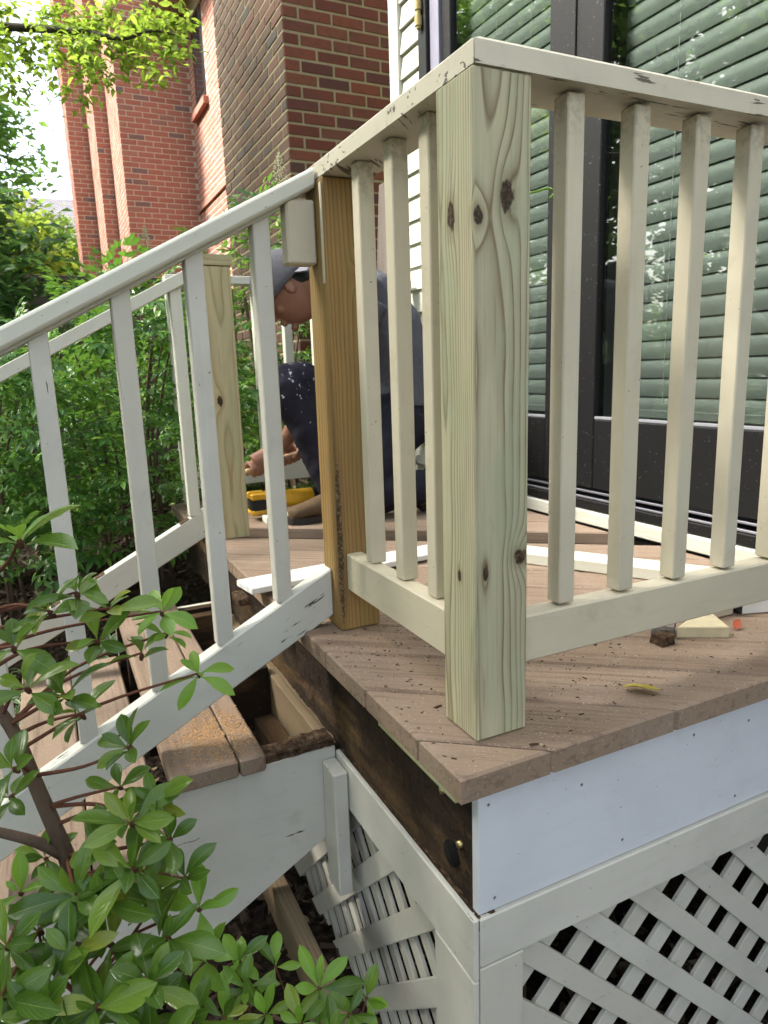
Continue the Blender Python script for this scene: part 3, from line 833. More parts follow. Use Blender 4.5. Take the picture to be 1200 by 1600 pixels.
# ------------------------------------------------------------------ stairs
st = thing('wooden_stairs', 'brown stair treads descending left from the deck with a rotted top step', 'stairs', (-.45, 1.1, -.86))
DW = deck_wood()
Y0T, Y1T = .530, 1.66
def tread(xs, z):
    for (a, b) in xs:
        o = bx('tread', DW, st, a, b, Y0T+R.uniform(-.003, .003), Y1T, z-.037, z, 1, .004)
tread(((-.309, -.1795), (-.176, -.125)), -.203)
tread(((-.602, -.463), (-.459, -.318)), -.375)
tread(((-.895, -.755), (-.751, -.61)), -.547)
tread(((-1.19, -1.05), (-1.046, -.905)), -.72)
def skirt_poly(y0, y1, name, mt):
    P = [(.029, -.2405), (.029, -.428), (-.83, -.9), (-1.10, -.9), (-1.10, -.76), (-.905, -.76), (-.905, -.588), (-.606, -.588), (-.606, -.416), (-.313, -.416), (-.313, -.2405)]
    bm = bmesh.new(); f = bm.faces.new([bm.verts.new((p[0], y0, p[1])) for p in P])
    r = bmesh.ops.extrude_face_region(bm, geom=[f])
    for v in r['geom']:
        if isinstance(v, bmesh.types.BMVert): v.co.y = y1
    bmesh.ops.triangulate(bm, faces=[q for q in bm.faces if len(q.verts) > 4])
    bmesh.ops.recalc_face_normals(bm, faces=bm.faces[:])
    me = bpy.data.meshes.new('skirt'); bm.to_mesh(me); bm.free(); return part(name, me, mt, st)
skirt_poly(.549, .566, 'skirt_board', GP)
skirt_poly(.567, .603, 'stringer', rotten_wood())
skirt_poly(1.60, 1.636, 'stringer', rotten_wood())
skirt_poly(1.637, 1.655, 'skirt_board', GP)
part('rotten_stringer_top', rough_box(.15, .05, .022, .005, .005, 2), rot_crumble(), st, Matrix.Translation((-.045, .579, -.236)))
bx('riser_ledger', old_joist(), st, .026, .070, .604, 1.598, -.47, -.264, 1)
bx('middle_stringer', rotten_wood(), st, -.30, .024, 1.02, 1.058, -.42, -.243, 0)
bx('riser_board', rotten_wood(), st, -.30, .0, 1.46, 1.50, -.44, -.22, 0)
bx('cleat', rotten_wood(), st, -.03, .024, .70, 1.0, -.47, -.37, 1)
bx('ground_rail', old_joist(), st, -.118, -.082, .10, 1.55, -.64, -.555, 1)
# near stair railing
SL = .520
def rail_z(x, x0, z0): return z0+SL*(x-x0)
GC = grey_paint_cracked(); LP = pale_rail_paint()
n1 = thing('stair_railing', 'grey white stair railing nearest us, sloping down from the brown post', 'railing', (-.4, .63, -.3), 'stair railings')
x0, x1 = .062, -1.15
def rail_profile(name, parent, mt, x0, x1, zc0, yc, W, H, r=.012):
    """rounded handrail swept down the slope"""
    pr = []
    for (sx, sz) in ((1, 1), (-1, 1), (-1, -1), (1, -1)):
        for k in range(4):
            a = math.atan2(sz, sx)+(-.25+k/6)*math.pi/1.0*.5*1.0
            pr.append((sx*(W/2-r)+r*math.cos(a), sz*(H/2-r)+r*math.sin(a)))
    n = len(pr); dx = x1-x0; V = []
    for (x, z) in ((x0, zc0), (x1, zc0+SL*(x1-x0))):
        V += [(x, yc+p[0], z+p[1]*1.13) for p in pr]
    F = [[i, (i+1) % n, n+(i+1) % n, n+i] for i in range(n)]+[list(range(n))[::-1], list(range(n, 2*n))]
    c = Vector(((x0+x1)/2, yc, zc0+SL*(x1-x0)/2)); Mx = Matrix.Translation(c) @ Matrix.Rotation(-math.atan(SL), 4, 'Y'); Mi = Mx.inverted()
    me = mesh([Mi @ Vector(v) for v in V], F); bm = bmesh.new(); bm.from_mesh(me); bmesh.ops.recalc_face_normals(bm, faces=bm.faces[:]); bm.to_mesh(me); bm.free()
    return part(name, me, mt, parent, Mx)
rail_profile('top_rail', n1, LP, .064, x1, .8935, .640, .088, .034)
rail_profile('under_rail', n1, GC, .0, x1, .848, .640, .052, .022, .003)
def sloped_board(name, parent, mt, xa, xb, za, ya, yb, hgt):
    """board on edge following the stair slope, ends cut plumb"""
    V = []
    for x in (xa, xb):
        z = za+SL*(x-xa); V += [(x, ya, z), (x, yb, z), (x, yb, z-hgt), (x, ya, z-hgt)]
    c = Vector(((xa+xb)/2, (ya+yb)/2, za+SL*(xb-xa)/2-hgt/2)); Mx = Matrix.Translation(c) @ Matrix.Rotation(-math.atan(SL), 4, 'Y'); Mi = Mx.inverted()
    bm = bmesh.new(); bm.from_mesh(mesh([Mi @ Vector(v) for v in V], [[0, 1, 2, 3], [7, 6, 5, 4], [0, 4, 5, 1], [1, 5, 6, 2], [2, 6, 7, 3], [3, 7, 4, 0]]))
    bmesh.ops.recalc_face_normals(bm, faces=bm.faces[:]); bmesh.ops.bevel(bm, geom=bm.edges[:], offset=.003, segments=1, affect='EDGES')
    me = bpy.data.meshes.new('sl'); bm.to_mesh(me); bm.free(); return part(name, me, mt, parent, Mx)
sloped_board('bottom_rail', n1, GC, .0675, -1.15, .128, .616, .654, .103)
def stair_balusters(parent, xs, y, s, za, xa, zb, xb, mt):
    for x in xs:
        t = rail_z(x, xa, za); b = rail_z(x, xb, zb)
        M = TOZ.copy(); M.translation = (x, y, (t+b)/2)
        me = cbox(t-b, s, s, .002); me.materials.append(mt); part('baluster', me, None, parent, M)
stair_balusters(n1, [-.0375, -.166, -.298, -.436, -.57, -.70, -.83, -.96, -1.09], .636, .033, .880, .062, .125, .0675, grey_paint())
bl = bx('wood_block', cream_paint(), n1, .008, .0665, .606, .644, .738, .855, 2, .004)
# far stair railing
n2 = thing('stair_railing', 'far stair railing of pale wood with bare patches where balusters were removed', 'railing', (-.4, 1.6, -.3), 'stair railings')
rail_profile('top_rail', n2, LP, .043, -1.15, .862, 1.59, .06, .036, .004)
sloped_board('bottom_rail', n2, GC, .042, -1.15, .127, 1.575, 1.613, .092)
stair_balusters(n2, [-.035], 1.592, .036, .85, .043, .125, .042, LP)
for x in (-.02-.05, -.205, -.345, -.48):
    z = rail_z(x, .042, .127); Mx = Matrix.Translation((x, 1.594, z+.0005)) @ Matrix.Rotation(-math.atan(SL), 4, 'Y')
    part('bare_patch', rough_box(.034, .034, .002, .006, .0012, x*9), rot_crumble(), n2, Mx)

# ================================================================== PLANTS
_bud = []
def whorl_leaves(parent, c, axis, n, L, mt, metas, droop=(.5, 1.0), cnt=None):
    """a rosette of leaves at a shoot tip"""
    axis = Vector(axis).normalized(); a0 = R.uniform(0, 6.3)
    side = axis.cross(Vector((.3, .2, .9)))
    if side.length < .05: side = axis.cross(Vector((1, 0, 0)))
    side.normalize(); oth = axis.cross(side)
    if not _bud:
        v, f = tube_data([(-.5, 0, 0), (-.2, 0, 0), (.2, 0, 0), (.45, 0, 0), (.6, 0, 0)], [.2, .3, .34, .2, .04], 7); b_ = mesh(v, f, 'bud', None, True); b_.materials.append(red_twig()); _bud.append(b_)
    part('bud', _bud[0], None, parent, orient(axis, 0, .0011+.17*L, Vector(c)-axis*.006))
    for i in range(n):
        a = a0+i*2.4+R.uniform(-.25, .25); out = side*math.cos(a)+oth*math.sin(a)
        el = R.uniform(.12, .75) if i < n*.7 else R.uniform(.8, 1.15)
        d = out*math.cos(el)+axis*math.sin(el)
        l = L*R.uniform(.62, 1.15)*(1 if i < n*.7 else .66)
        M = orient(d, R.gauss(0, .28), l, Vector(c)+d*.001+axis*(-.010+.014*i/n), axis) @ Matrix.Diagonal((1, R.uniform(.82, 1.15), 1, 1))
        part('leaf', R.choice(metas), None, parent, M)
def leaf_meshes(specs, mt):
    out = []
    for sp in specs:
        v, f, u = leaf_data(**sp); me = mesh(v, f, 'leaf', u, True); me.materials.append(mt); out.append(me)
    return out
SHAPES = [dict(L=1, W=.40, shape=.64, seg=8, pw=.6, fold=.26, droop=.22), dict(L=1, W=.44, shape=.66, seg=8, pw=.55, fold=.22, droop=.4), dict(L=1, W=.37, shape=.62, seg=8, pw=.65, fold=.30, droop=.12, wave=.014), dict(L=1, W=.42, shape=.66, seg=8, pw=.6, fold=.16, droop=.5, tw=.4), dict(L=1, W=.37, shape=.62, seg=8, pw=.6, fold=.25, droop=.2, tw=-.25)]
LM = leaf_meshes(SHAPES, shrub_leaf()); LY = leaf_meshes(SHAPES, young_leaf())

def branchy(parent, base, tips, mt, r0, r1, name='stem', sag=.02):
    for (b, t) in tips:
        b, t = Vector(b), Vector(t); mid = (b+t)/2+Vector((R.uniform(-1, 1), R.uniform(-1, 1), R.uniform(-.2, .6)))*sag*(t-b).length*5
        p = smooth_path([b, mid, t], 5); n = len(p)
        part(name, tubes([(p, [r0+(r1-r0)*i/(n-1) for i in range(n)])], 6), mt, parent)
base = pix(112, 1375, .98)
sh = thing('broadleaf_shrub', 'glossy green shrub with leaf rosettes in front of the stairs, lower left', 'shrub', (base.x-.03, base.y+.02, gz(base.x, base.y)))
part('trunk', tubes([(smooth_path([(base.x-.03, base.y+.02, gz(base.x, base.y)-.02), (base.x-.015, base.y, -.5), base]), .013)], 8), shrub_bark(), sh)
fork = pix(104, 1338, .98)
main1 = smooth_path([base, fork, pix(60, 1235, .96), pix(25, 1150, .95), pix(-15, 1080, .95), pix(-30, 960, .95), pix(-10, 900, .93)], 4)
part('trunk', tubes([(main1, [.013-.008*i/(len(main1)-1) for i in range(len(main1))])], 8), shrub_bark(), sh)
main2 = smooth_path([fork, pix(55, 1315, .96), pix(-20, 1296, .94)], 4)
part('trunk', tubes([(main2, [.009-.003*i/(len(main2)-1) for i in range(len(main2))])], 8), shrub_bark(), sh)
# (u, v, depth, leaves, length, young, axis lean towards camera)
WH = [(30, 842, .80, 9, .070, 2, .5), (120, 925, .88, 7, .066, 0, .5), (75, 955, .86, 7, .064, 0, .4), (152, 1000, .9, 6, .058, 2, .6), (125, 1115, .88, 6, .058, 0, .7), (165, 1330, .86, 8, .064, 0, 1.0), (245, 1250, .9, 7, .058, 0, .9), (85, 1540, .78, 8, .066, 0, 1.2), (170, 950, .90, 7, .062, 0, .5), (222, 1020, .95, 6, .055, 0, .5),
      (252, 955, .96, 8, .050, 1, .5), (262, 988, .97, 6, .046, 1, .4), (310, 1052, .98, 7, .054, 1, .5), 
      (100, 1085, .84, 8, .064, 0, .7), (40, 1075, .82, 7, .062, 0, .6), (20, 1010, .84, 7, .062, 0, .5), 
      (200, 1167, .90, 9, .066, 0, .9), (20, 1200, .82, 7, .062, 0, .8), (15, 1245, .84, 6, .058, 0, .8), 
      (205, 1285, .86, 9, .070, 0, 1.0), (207, 1358, .84, 9, .072, 0, 1.1), (285, 1372, .88, 8, .062, 0, 1.0), (118, 1398, .84, 9, .068, 0, 1.1), (163, 1408, .84, 8, .064, 0, 1.1), (265, 1310, .9, 7, .06, 0, .9),
      (262, 1466, .84, 9, .068, 0, 1.2), (232, 1538, .78, 10, .072, 0, 1.3), (52, 1590, .74, 10, .078, 0, 1.2), (110, 1490, .80, 8, .066, 0, 1.1), (150, 1575, .76, 8, .066, 0, 1.2), (310, 1420, .88, 6, .058, 1, .9), (10, 1480, .78, 7, .066, 0, 1.0), (170, 1475, .84, 7, .066, 0, 1.1), (300, 1590, .8, 7, .06, 0, 1.2), (30, 1395, .86, 5, .05, 1, .9), (185, 1230, .93, 6, .052, 0, .8), (70, 1340, .93, 6, .05, 0, .9), (240, 1410, .9, 7, .06, 0, 1.1), (60, 1455, .84, 7, .062, 0, 1.1), (200, 1600, .78, 8, .066, 0, 1.2), (0, 1560, .74, 8, .07, 0, 1.1), (320, 1500, .9, 6, .05, 1, 1.0), (95, 1640, .74, 8, .07, 0, 1.2), (250, 1650, .74, 8, .07, 0, 1.2)]
WHN = 0
for (u, v, d, n, L, yg, lean) in WH:
    c = pix(u, v, d+.03); ax = Vector((0, 0, 1))-CF*lean+Vector((R.gauss(0, .25), R.gauss(0, .25), 0))
    whorl_leaves(sh, c, ax, n, L*.98, None, LY if yg == 1 else (LM+LY if yg == 2 else LM))
    WHN += n
# leafy stems: from the trunk to each rosette
for (u, v, d, n, L, yg, lean) in WH:
    c = pix(u, v, d+.03)
    if v < 1150: cand = main1[6:]
    elif v < 1290: cand = main1[:10]
    else: cand = [base, fork, Vector((base.x-.01, base.y, -.35)), Vector((base.x-.02, base.y+.01, -.55))]
    b = min(cand, key=lambda q: (q-c).length+(.3 if q.z > c.z-.02 else 0))
    branchy(sh, None, [(b, c)], red_twig(), .0034, .0017)
# smaller seedlings at the foot of the lattice
s2 = thing('broadleaf_shrub', 'small low shrub of fresh green leaf rosettes at the foot of the lattice', 'shrub', (pix(440, 1680, 1.0).x, pix(440, 1680, 1.0).y, -.84))
g0 = Vector((pix(440, 1680, 1.0).x, pix(440, 1680, 1.0).y, -.84))
for (u, v, d, n, L) in [(385, 1545, .98, 8, .058), (372, 1500, 1.0, 6, .045), (430, 1510, 1.02, 6, .045), (415, 1585, .95, 8, .056), (498, 1545, .98, 9, .055), (545, 1585, .96, 8, .05), (572, 1560, 1.0, 6, .045), (470, 1600, .94, 7, .05), (350, 1590, .93, 7, .052), (520, 1625, .9, 8, .055)]:
    c = pix(u, v, d); whorl_leaves(s2, c, Vector((0, 0, 1))-CF*.9+Vector((R.gauss(0, .2), R.gauss(0, .2), 0)), n, L, None, LM+LY)
    branchy(s2, None, [(g0+Vector((R.uniform(-.05, .05), R.uniform(-.05, .05), 0)), c)], red_twig(), .003, .0015)

# ---- nandina: compound leaves of narrow leaflets
def spray_data(seed, young=False):
    r = random.Random(seed); items = []
    lf = leaf_data(1, .36, .42, 3, .15, .22)
    stem = []
    def pinna(p, d, n, s):
        d = Vector(d).normalized()
        for i in range(n):
            t = (i+1)/n; q = Vector(p)+d*s*t*1.2+Vector((0, 0, -.12*s*t*t))
            for sg in (-1, 1):
                e = d*.75+Vector((-d.y, d.x, 0))*sg*.75+Vector((0, 0, r.uniform(-.45, .1)))
                items.append((lf, orient(e, r.gauss(0, .3), r.uniform(.28, .42)*s*2, q)))
        items.append((lf, orient(d+Vector((0, 0, -.25)), 0, .42*s*2, Vector(p)+d*s*1.2+Vector((0, 0, -.12*s)))))
    pinna((.30, 0, 0), (1, 0, -.1), 2, .34)
    for sg in (-1, 1):
        pinna((.22, 0, 0), (.65, sg*.8, -.1), 2, .27); pinna((.45, 0, -.02), (.75, sg*.7, -.15), 1, .22)
    return merge(items)
SPR = [spray_data(i) for i in range(5)]
SPM = []
for s_ in SPR:
    me = mesh(s_[0], s_[1], 'spray', s_[2], True); me.materials.append(nandina_leaf()); SPM.append(me)
def nandina(label, cx, cy, rx, ry, z0, z1, n, singles, size=.16, seed=1):
    t = thing('nandina_shrub', label, 'shrub', (cx, cy, z0), 'nandina shrubs')
    for i in range(9):
        a = R.uniform(0, 6.3); q = R.uniform(.2, .8)
        p = smooth_path([(cx+.15*math.cos(a), cy+.15*math.sin(a), z0-.03), (cx+.5*q*rx*math.cos(a), cy+.5*q*ry*math.sin(a), z0+(z1-z0)*.5), (cx+q*rx*math.cos(a), cy+q*ry*math.sin(a), z1-.15)], 4)
        part('cane', tubes([(p, [.008, .008, .008, .007, .007, .006, .005, .004, .003][:len(p)] if len(p) <= 9 else .006)], 6), shrub_bark(), t)
    L = []
    for i in range(n):
        d = rdir(-.75, 1); rr = R.uniform(.55, 1)**.6; zz = (d.z*.5+.5)
        lump = 1+.25*mnoise.noise(Vector((d.x*2.2+cx, d.y*2.2+cy, d.z*2.2+seed)))
        bulge = math.sqrt(max(.25, 1-(zz*1.05-.45)**2))
        p = Vector((cx+d.x*rx*rr*lump*bulge, cy+d.y*ry*rr*lump*bulge, z0+.05+(z1-z0)*(zz*(.72+.28*rr))*lump**.5))
        out = Vector((d.x, d.y, .15+R.gauss(0, .3))); M = orient(out, R.gauss(0, .35), size*R.uniform(.75, 1.25), p)
        L.append(((p-CAM).length-.8*(CAM-p).normalized().dot(out.normalized()), M))
    L.sort(key=lambda q: q[0])
    for _, M in L[:singles]: part('leaf', R.choice(SPM), None, t, M)
    if L[singles:]:
        o = part('foliage', joined(SPR[seed % 5], [M for _, M in L[singles:]]), nandina_leaf(), t); o['kind'] = 'stuff'
    # flower panicles
    return t
nandina('big dark nandina bush filling the gap left of the yellow post', -.10, 2.75, .55, .50, -.42, .92, 520, 210, .225, 1)
nandina('nandina bush at the left edge below the stair handrail', -.75, 2.65, .48, .5, -.42, .62, 380, 140, .21, 2)
nandina('tall nandina behind the worker against the brick wing', .62, 2.86, .45, .30, -.36, 1.22, 330, 150, .215, 3)
nandina('bright leafy nandina in front of the board fence', -.55, 4.1, .65, .6, -.36, .74, 330, 60, .22, 4)
nandina('nandina bush between fence and brick wing', .42, 4.2, .55, .6, -.36, .80, 300, 60, .22, 0)
# pale flower panicles above the nandinas
pan = flat('panicle_cream', (.42, .42, .26), .8)
for (u, v, d, lab) in ((228, 380, 3.7, 'airy cream flower panicle rising in front of the red brick'), (437, 272, 3.1, 'small cream flower panicle poking above the white handrail')):
    c = pix(u, v, d); tp = thing('flower_panicle', lab, 'flower', (c.x, c.y, c.z-.25))
    part('stem', tubes([([(c.x, c.y, c.z-.35), (c.x, c.y, c.z+.08)], .0025)], 5), shrub_bark(), tp)
    V = []; F = []
    for i in range(260):
        h = R.random(); q = Vector((c.x, c.y, c.z-.06+h*.15))+rdir(-.3, .6)*R.random()*.055*(1.1-h); s_ = .0035
        b = len(V); V += [q+Vector((s_, 0, 0)), q+Vector((-s_*.5, s_*.8, 0)), q+Vector((-s_*.5, -s_*.8, 0)), q+Vector((0, 0, s_*1.3))]; F += [[b, b+1, b+3], [b+1, b+2, b+3], [b+2, b, b+3], [b, b+2, b+1]]
    o = part('buds', mesh(V, F), pan, tp); o['kind'] = 'stuff'

# ---- variegated ground cover
VL = leaf_meshes([dict(L=1, W=.42, shape=.5, seg=4, fold=.15, droop=.2), dict(L=1, W=.38, shape=.5, seg=4, fold=.25, droop=.35)], varieg_leaf())
def varieg(label, cx, cy, n, rr, h=.3):
    z = gz(cx, cy); t = thing('variegated_plant', label, 'plant', (cx, cy, z), 'variegated plants beside the stairs')
    for i in range(n):
        a = R.uniform(0, 6.3); q = rr*math.sqrt(R.random()); tip = Vector((cx+q*math.cos(a), cy+q*math.sin(a), z+h*R.uniform(.45, 1)*(1-.5*q/rr)))
        part('stem', tubes([([(cx+.4*q*math.cos(a), cy+.4*q*math.sin(a), z-.01), tip], [.002, .0012])], 4), red_twig(), t)
        whorl_leaves(t, tip, Vector((R.gauss(0, .35), -.35+R.gauss(0, .35), 1)), 6, .055, None, VL)
varieg('pale edged variegated plant just beyond the far stair rail', -.30, 2.02, 24, .2, .34)
varieg('pale edged variegated plant under the far stair rail at left', -.50, 1.95, 16, .17, .22)
varieg('pale edged variegated plant beside the rotted deck rim', -.13, 1.92, 16, .13, .28)
varieg('pale edged variegated plant in the bed below the first baluster', -.66, 2.1, 14, .16, .2)

# ---- trees
def limb(p0, p1, r0, r1, k=5, w=.06):
    p0, p1 = Vector(p0), Vector(p1); L = (p1-p0).length
    m1 = p0.lerp(p1, .33)+rdir()*w*L; m2 = p0.lerp(p1, .66)+rdir()*w*L
    p = smooth_path([p0, m1, m2, p1], k); n = len(p); return p, [r0+(r1-r0)*i/(n-1) for i in range(n)]
TL = leaf_data(1, .5, .45, 2, .2, .2)
def tree(label, x, y, z0, h, crown, nleaf, size, mt, tr=.14, clumps=70, spread=.42, group='trees'):
    """crown: (cx,cy,cz,rx,ry,rz)"""
    cx, cy, cz, rx, ry, rz = crown
    t = thing('leafy_tree', label, 'tree', (x, y, z0), group)
    specs = [limb((x, y, z0-.1), (cx, cy, cz+.2*rz), tr, tr*.3, 6, .03)]
    C = []
    for i in range(clumps):
        d = rdir(-.8, 1); q = R.uniform(.45, 1); C.append(Vector((cx+d.x*rx*q, cy+d.y*ry*q, cz+d.z*rz*q)))
    tp = specs[0][0]
    for c in C[:26]:
        b = tp[R.randint(len(tp)//2, len(tp)-1)]; specs.append(limb(b, c, tr*.28, tr*.04, 3))
    part('trunk', tubes(specs, 7), tree_bark(), t)
    ms = []; s = spread*(rx+ry+rz)/3
    for i in range(nleaf):
        c = C[i % clumps]; p = c+Vector((R.gauss(0, s), R.gauss(0, s), R.gauss(0, s*.6)))*.6
        ms.append(orient(rdir(-.6, .4), R.gauss(0, .5), size*R.uniform(.6, 1.3), p))
    o = part('crown', joined(TL, ms), mt, t); o['kind'] = 'stuff'
    return t
tree('tall bright green tree at the left edge against the white sky', -2.3, 18, -.3, 8, (-2.0, 18, 4.7, 1.9, 1.8, 3.0), 15000, .24, tree_leaf(), .2, 110, .30, 'background trees')
tree('rounder pale green tree under the tall one, above the fence', -.2, 15.5, -.3, 4, (-.15, 15.5, 2.6, 1.0, 1.1, 1.15), 9000, .16, bright_leaf(), .12, 80, .32, 'background trees')
tree('yellow green shrubby tree behind the fence at the left edge', -1.0, 10.5, -.3, 3.2, (-1.05, 10.5, 2.0, .95, .9, 1.1), 8000, .13, bright_leaf(), .08, 70, .32, 'background trees')
tree('dark leaved small tree leaning over the fence end', -1.05, 5.3, -.35, 2.4, (-.72, 5.2, 1.25, .50, .5, .62), 1500, .11, dark_leaf(), .04, 36, .32, 'background trees')
# trees on the lawn side: the patio door mirrors them
for (x, y, h, r_, lab_) in ((-9.5, 5.2, 7.0, 3.0, 'straight out from the deck'), (-9.5, 10.5, 11, 3.8, 'farther back and taller'), (-7.5, .5, 9, 3.2, 'nearest the stair foot'), (-10, -5, 11, 3.6, 'tallest, towards the viewer'), (-7.2, 15.5, 9.5, 3.2, 'deepest in the garden')):
    tree('broad garden tree mirrored in the patio door glass, '+lab_, x, y, -.86, h, (x, y, h*.56, r_, r_, h*.42), 15000, .36, tree_leaf(), .22, 130, .30, 'garden trees mirrored in the door')
# overhanging tree: trunk out of view to the left, one leafy limb reaching in at the top left
ov = thing('overhanging_tree', 'small leaved tree whose light green branch hangs in at the top left', 'tree', (-2.6, 3.2, -.5))
specs = [limb((-2.6, 3.2, -.6), (-2.5, 3.1, 4.6), .12, .05, 6, .03)]
B1 = smooth_path([(-2.55, 3.15, 2.1), pix(-260, 90, 3.5), pix(-60, 44, 3.5), pix(60, 45, 3.5), pix(140, 52, 3.45), pix(192, 60, 3.4), pix(240, 48, 3.4), pix(300, 62, 3.4)], 5)
specs.append((B1, [.030-.027*i/(len(B1)-1) for i in range(len(B1))]))
tw = []
def twig(b, e, r=.004):
    p, rr = limb(b, e, r, .0012, 4, .08); specs.append((p, rr)); tw.append(p)
for (bu, bv, eu, ev, dd) in ((-60, 44, 40, 150, 3.5), (60, 45, 95, 150, 3.45), (100, 48, 180, 130, 3.4), (140, 52, 130, 165, 3.5), (192, 60, 240, 120, 3.35), (192, 60, 235, 15, 3.5), (140, 52, 180, 5, 3.55), (60, 45, 110, 5, 3.6), (-60, 44, 20, 10, 3.6), (240, 48, 275, 88, 3.35), (-100, 60, -20, 140, 3.4), (0, 44, 60, 110, 3.6), (120, 50, 215, 105, 3.5), (0, 44, -10, 100, 3.3), (240, 48, 300, 25, 3.4), (90, 48, 150, 110, 3.3)):
    twig(pix(bu, bv, 3.5), pix(eu, ev, dd))
part('branch', tubes(specs, 7), tree_bark(), ov)
OL = leaf_meshes([dict(L=1, W=.46, shape=.42, seg=3, fold=.15, droop=.2), dict(L=1, W=.42, shape=.40, seg=3, fold=.2, droop=.3)], bright_leaf())
OD = leaf_meshes([dict(L=1, W=.46, shape=.42, seg=3, fold=.15, droop=.2)], dark_leaf())
ms = []
allp = [B1[14:]]+tw
for p in allp:
    for i in range(1, len(p)):
        for k in range(4 if p is not allp[0] else 2):
            q = p[i].lerp(p[i-1], R.random()); d = (p[i]-p[i-1]).normalized()
            e = d*.5+rdir(-.5, .5)*.9
            ms.append(orient(e, R.gauss(0, .5), R.uniform(.035, .058), q+rdir()*.035))
            for kk in range(2):
                ms.append(orient(rdir(-.7, .3), R.gauss(0, .5), R.uniform(.035, .058), q+rdir()*R.uniform(.02, .12)))
for M in ms[:]:
    pass
inview = [M for M in ms]
R.shuffle(inview)
for M in inview[:300]: part('leaf', R.choice(OL), None, ov, M)
LB = leaf_data(1, .46, .42, 3, .15, .2)
o = part('foliage', joined(LB, inview[300:]), bright_leaf(), ov); o['kind'] = 'stuff'
ms = []
for i in range(31):     # the crown above, out of frame, that dapples the deck and shades the brick wing
    c = (Vector((-2.1, 5.2, 4.95)) if i < 19 else Vector((-3.1, 2.6, 4.3)))+Vector((R.uniform(-1.1, 1.1), R.uniform(-1.2, 1.2), R.uniform(-.7, .8)))
    for k in range(170): ms.append(orient(rdir(-.6, .4), R.gauss(0, .5), R.uniform(.08, .13), c+Vector((R.gauss(0, .3), R.gauss(0, .3), R.gauss(0, .2)))))
o = part('crown', joined(TL, ms), tree_leaf(), ov); o['kind'] = 'stuff'

# ================================================================== WORKER
def ell(c, r, rot=None, seg=16, rings=12):
    V = []; F = []; c = Vector(c)
    for i in range(rings+1):
        th = math.pi*i/rings
        for k in range(seg):
            a = 2*math.pi*k/seg; v = Vector((r[0]*math.sin(th)*math.cos(a), r[1]*math.sin(th)*math.sin(a), r[2]*math.cos(th)))
            V.append(c+(rot @ v if rot else v))
    for i in range(rings):
        for k in range(seg):
            j = (k+1) % seg; F.append([i*seg+k, (i+1)*seg+k, (i+1)*seg+j, i*seg+j])
    return V, F
def solid(pieces, voxel, name, mt, parent, smooth=4, disp=None):
    """join closed pieces and remesh them into one continuous skin"""
    V = []; F = []
    for v, f in pieces: b = len(V); V += v; F += [[b+i for i in q] for q in f]
    me = mesh(V, F); bm = bmesh.new(); bm.from_mesh(me); bmesh.ops.remove_doubles(bm, verts=bm.verts, dist=1e-5); bmesh.ops.recalc_face_normals(bm, faces=bm.faces[:]); bm.to_mesh(me); bm.free()
    sc2 = bpy.data.scenes.new('tmp'); tmp = bpy.data.objects.new('tmp', me); sc2.collection.objects.link(tmp)
    md = tmp.modifiers.new('r', 'REMESH'); md.mode = 'VOXEL'; md.voxel_size = voxel; md.use_smooth_shade = True
    if smooth: ms_ = tmp.modifiers.new('s', 'SMOOTH'); ms_.factor = .5; ms_.iterations = smooth
    sc2.view_layers[0].update(); dg = sc2.view_layers[0].depsgraph; out = bpy.data.meshes.new_from_object(tmp.evaluated_get(dg))
    bpy.data.objects.remove(tmp); bpy.data.scenes.remove(sc2)
    if disp:
        N = [v.normal.copy() for v in out.vertices]; P = [v.co.copy() for v in out.vertices]
        out.vertices.foreach_set('co', [c for p, n in zip(P, N) for c in p+n*disp(p)])
    out.polygons.foreach_set('use_smooth', [True]*len(out.polygons))
    return part(name, out, mt, parent)
def tb(pts, rad, n=12, k=5, up=(.13, .27, .95)):
    if k:
        P = smooth_path(pts, k); m_ = len(pts)-1; rr = []
        for i in range(len(P)):
            t = i/k; a = min(int(t), m_-1); q = t-a; r0, r1 = rad[a], rad[a+1]
            if isinstance(r0, tuple) or isinstance(r1, tuple):
                r0 = r0 if isinstance(r0, tuple) else (r0, r0); r1 = r1 if isinstance(r1, tuple) else (r1, r1)
                rr.append((r0[0]+(r1[0]-r0[0])*q, r0[1]+(r1[1]-r0[1])*q))
            else: rr.append(r0+(r1-r0)*q)
        return tube_data(P, rr, n, True, 0, up)
    return tube_data(pts, rad, n)
def skin_mat():
    s = Mt('skin'); o = s.obj(); n1 = s.noise(o, 30, 4)
    s.pbr(s.mix(n1, (.19, .085, .052), (.27, .13, .082)), .5, s.bump(s.noise(o, 300, 3), .15, .001), Subsurface_Weight=.0) if False else s.pbr(s.mix(n1, (.19, .085, .052), (.27, .13, .082)), .5, s.bump(s.noise(o, 300, 3), .15, .001)); return s.m
def trouser_mat():
    s = Mt('navy_work_trousers'); o = s.obj()
    x, y, z = (s.n('SeparateXYZ', {0: o}).outputs[i] for i in range(3))
    c = s.mix(s.noise(o, 25, 4), (.010, .010, .018), (.026, .024, .036))
    zone = s.ma('MULTIPLY', s.step(z, .30, .50), s.step(x, .60, .40))
    sp = s.step(s.ma('ADD', s.noise(o, 48, 3, .6), s.ma('MULTIPLY', zone, .09)), .715, .74)
    sp2 = s.step(s.noise(o, 150, 2, .5), .78, .80)
    c = s.mix(s.ma('MULTIPLY', s.ma('MAXIMUM', sp, s.ma('MULTIPLY', sp2, .6)), .8), c, (.55, .55, .55))
    s.pbr(c, .85, s.bump(s.noise(o, 400, 2), .3, .001), spec=.2); return s.m
pr = thing('person', 'worker in a backwards grey cap, grey shirt and paint-splattered dark trousers crouching on the deck', 'person', (.62, 1.72, 0))
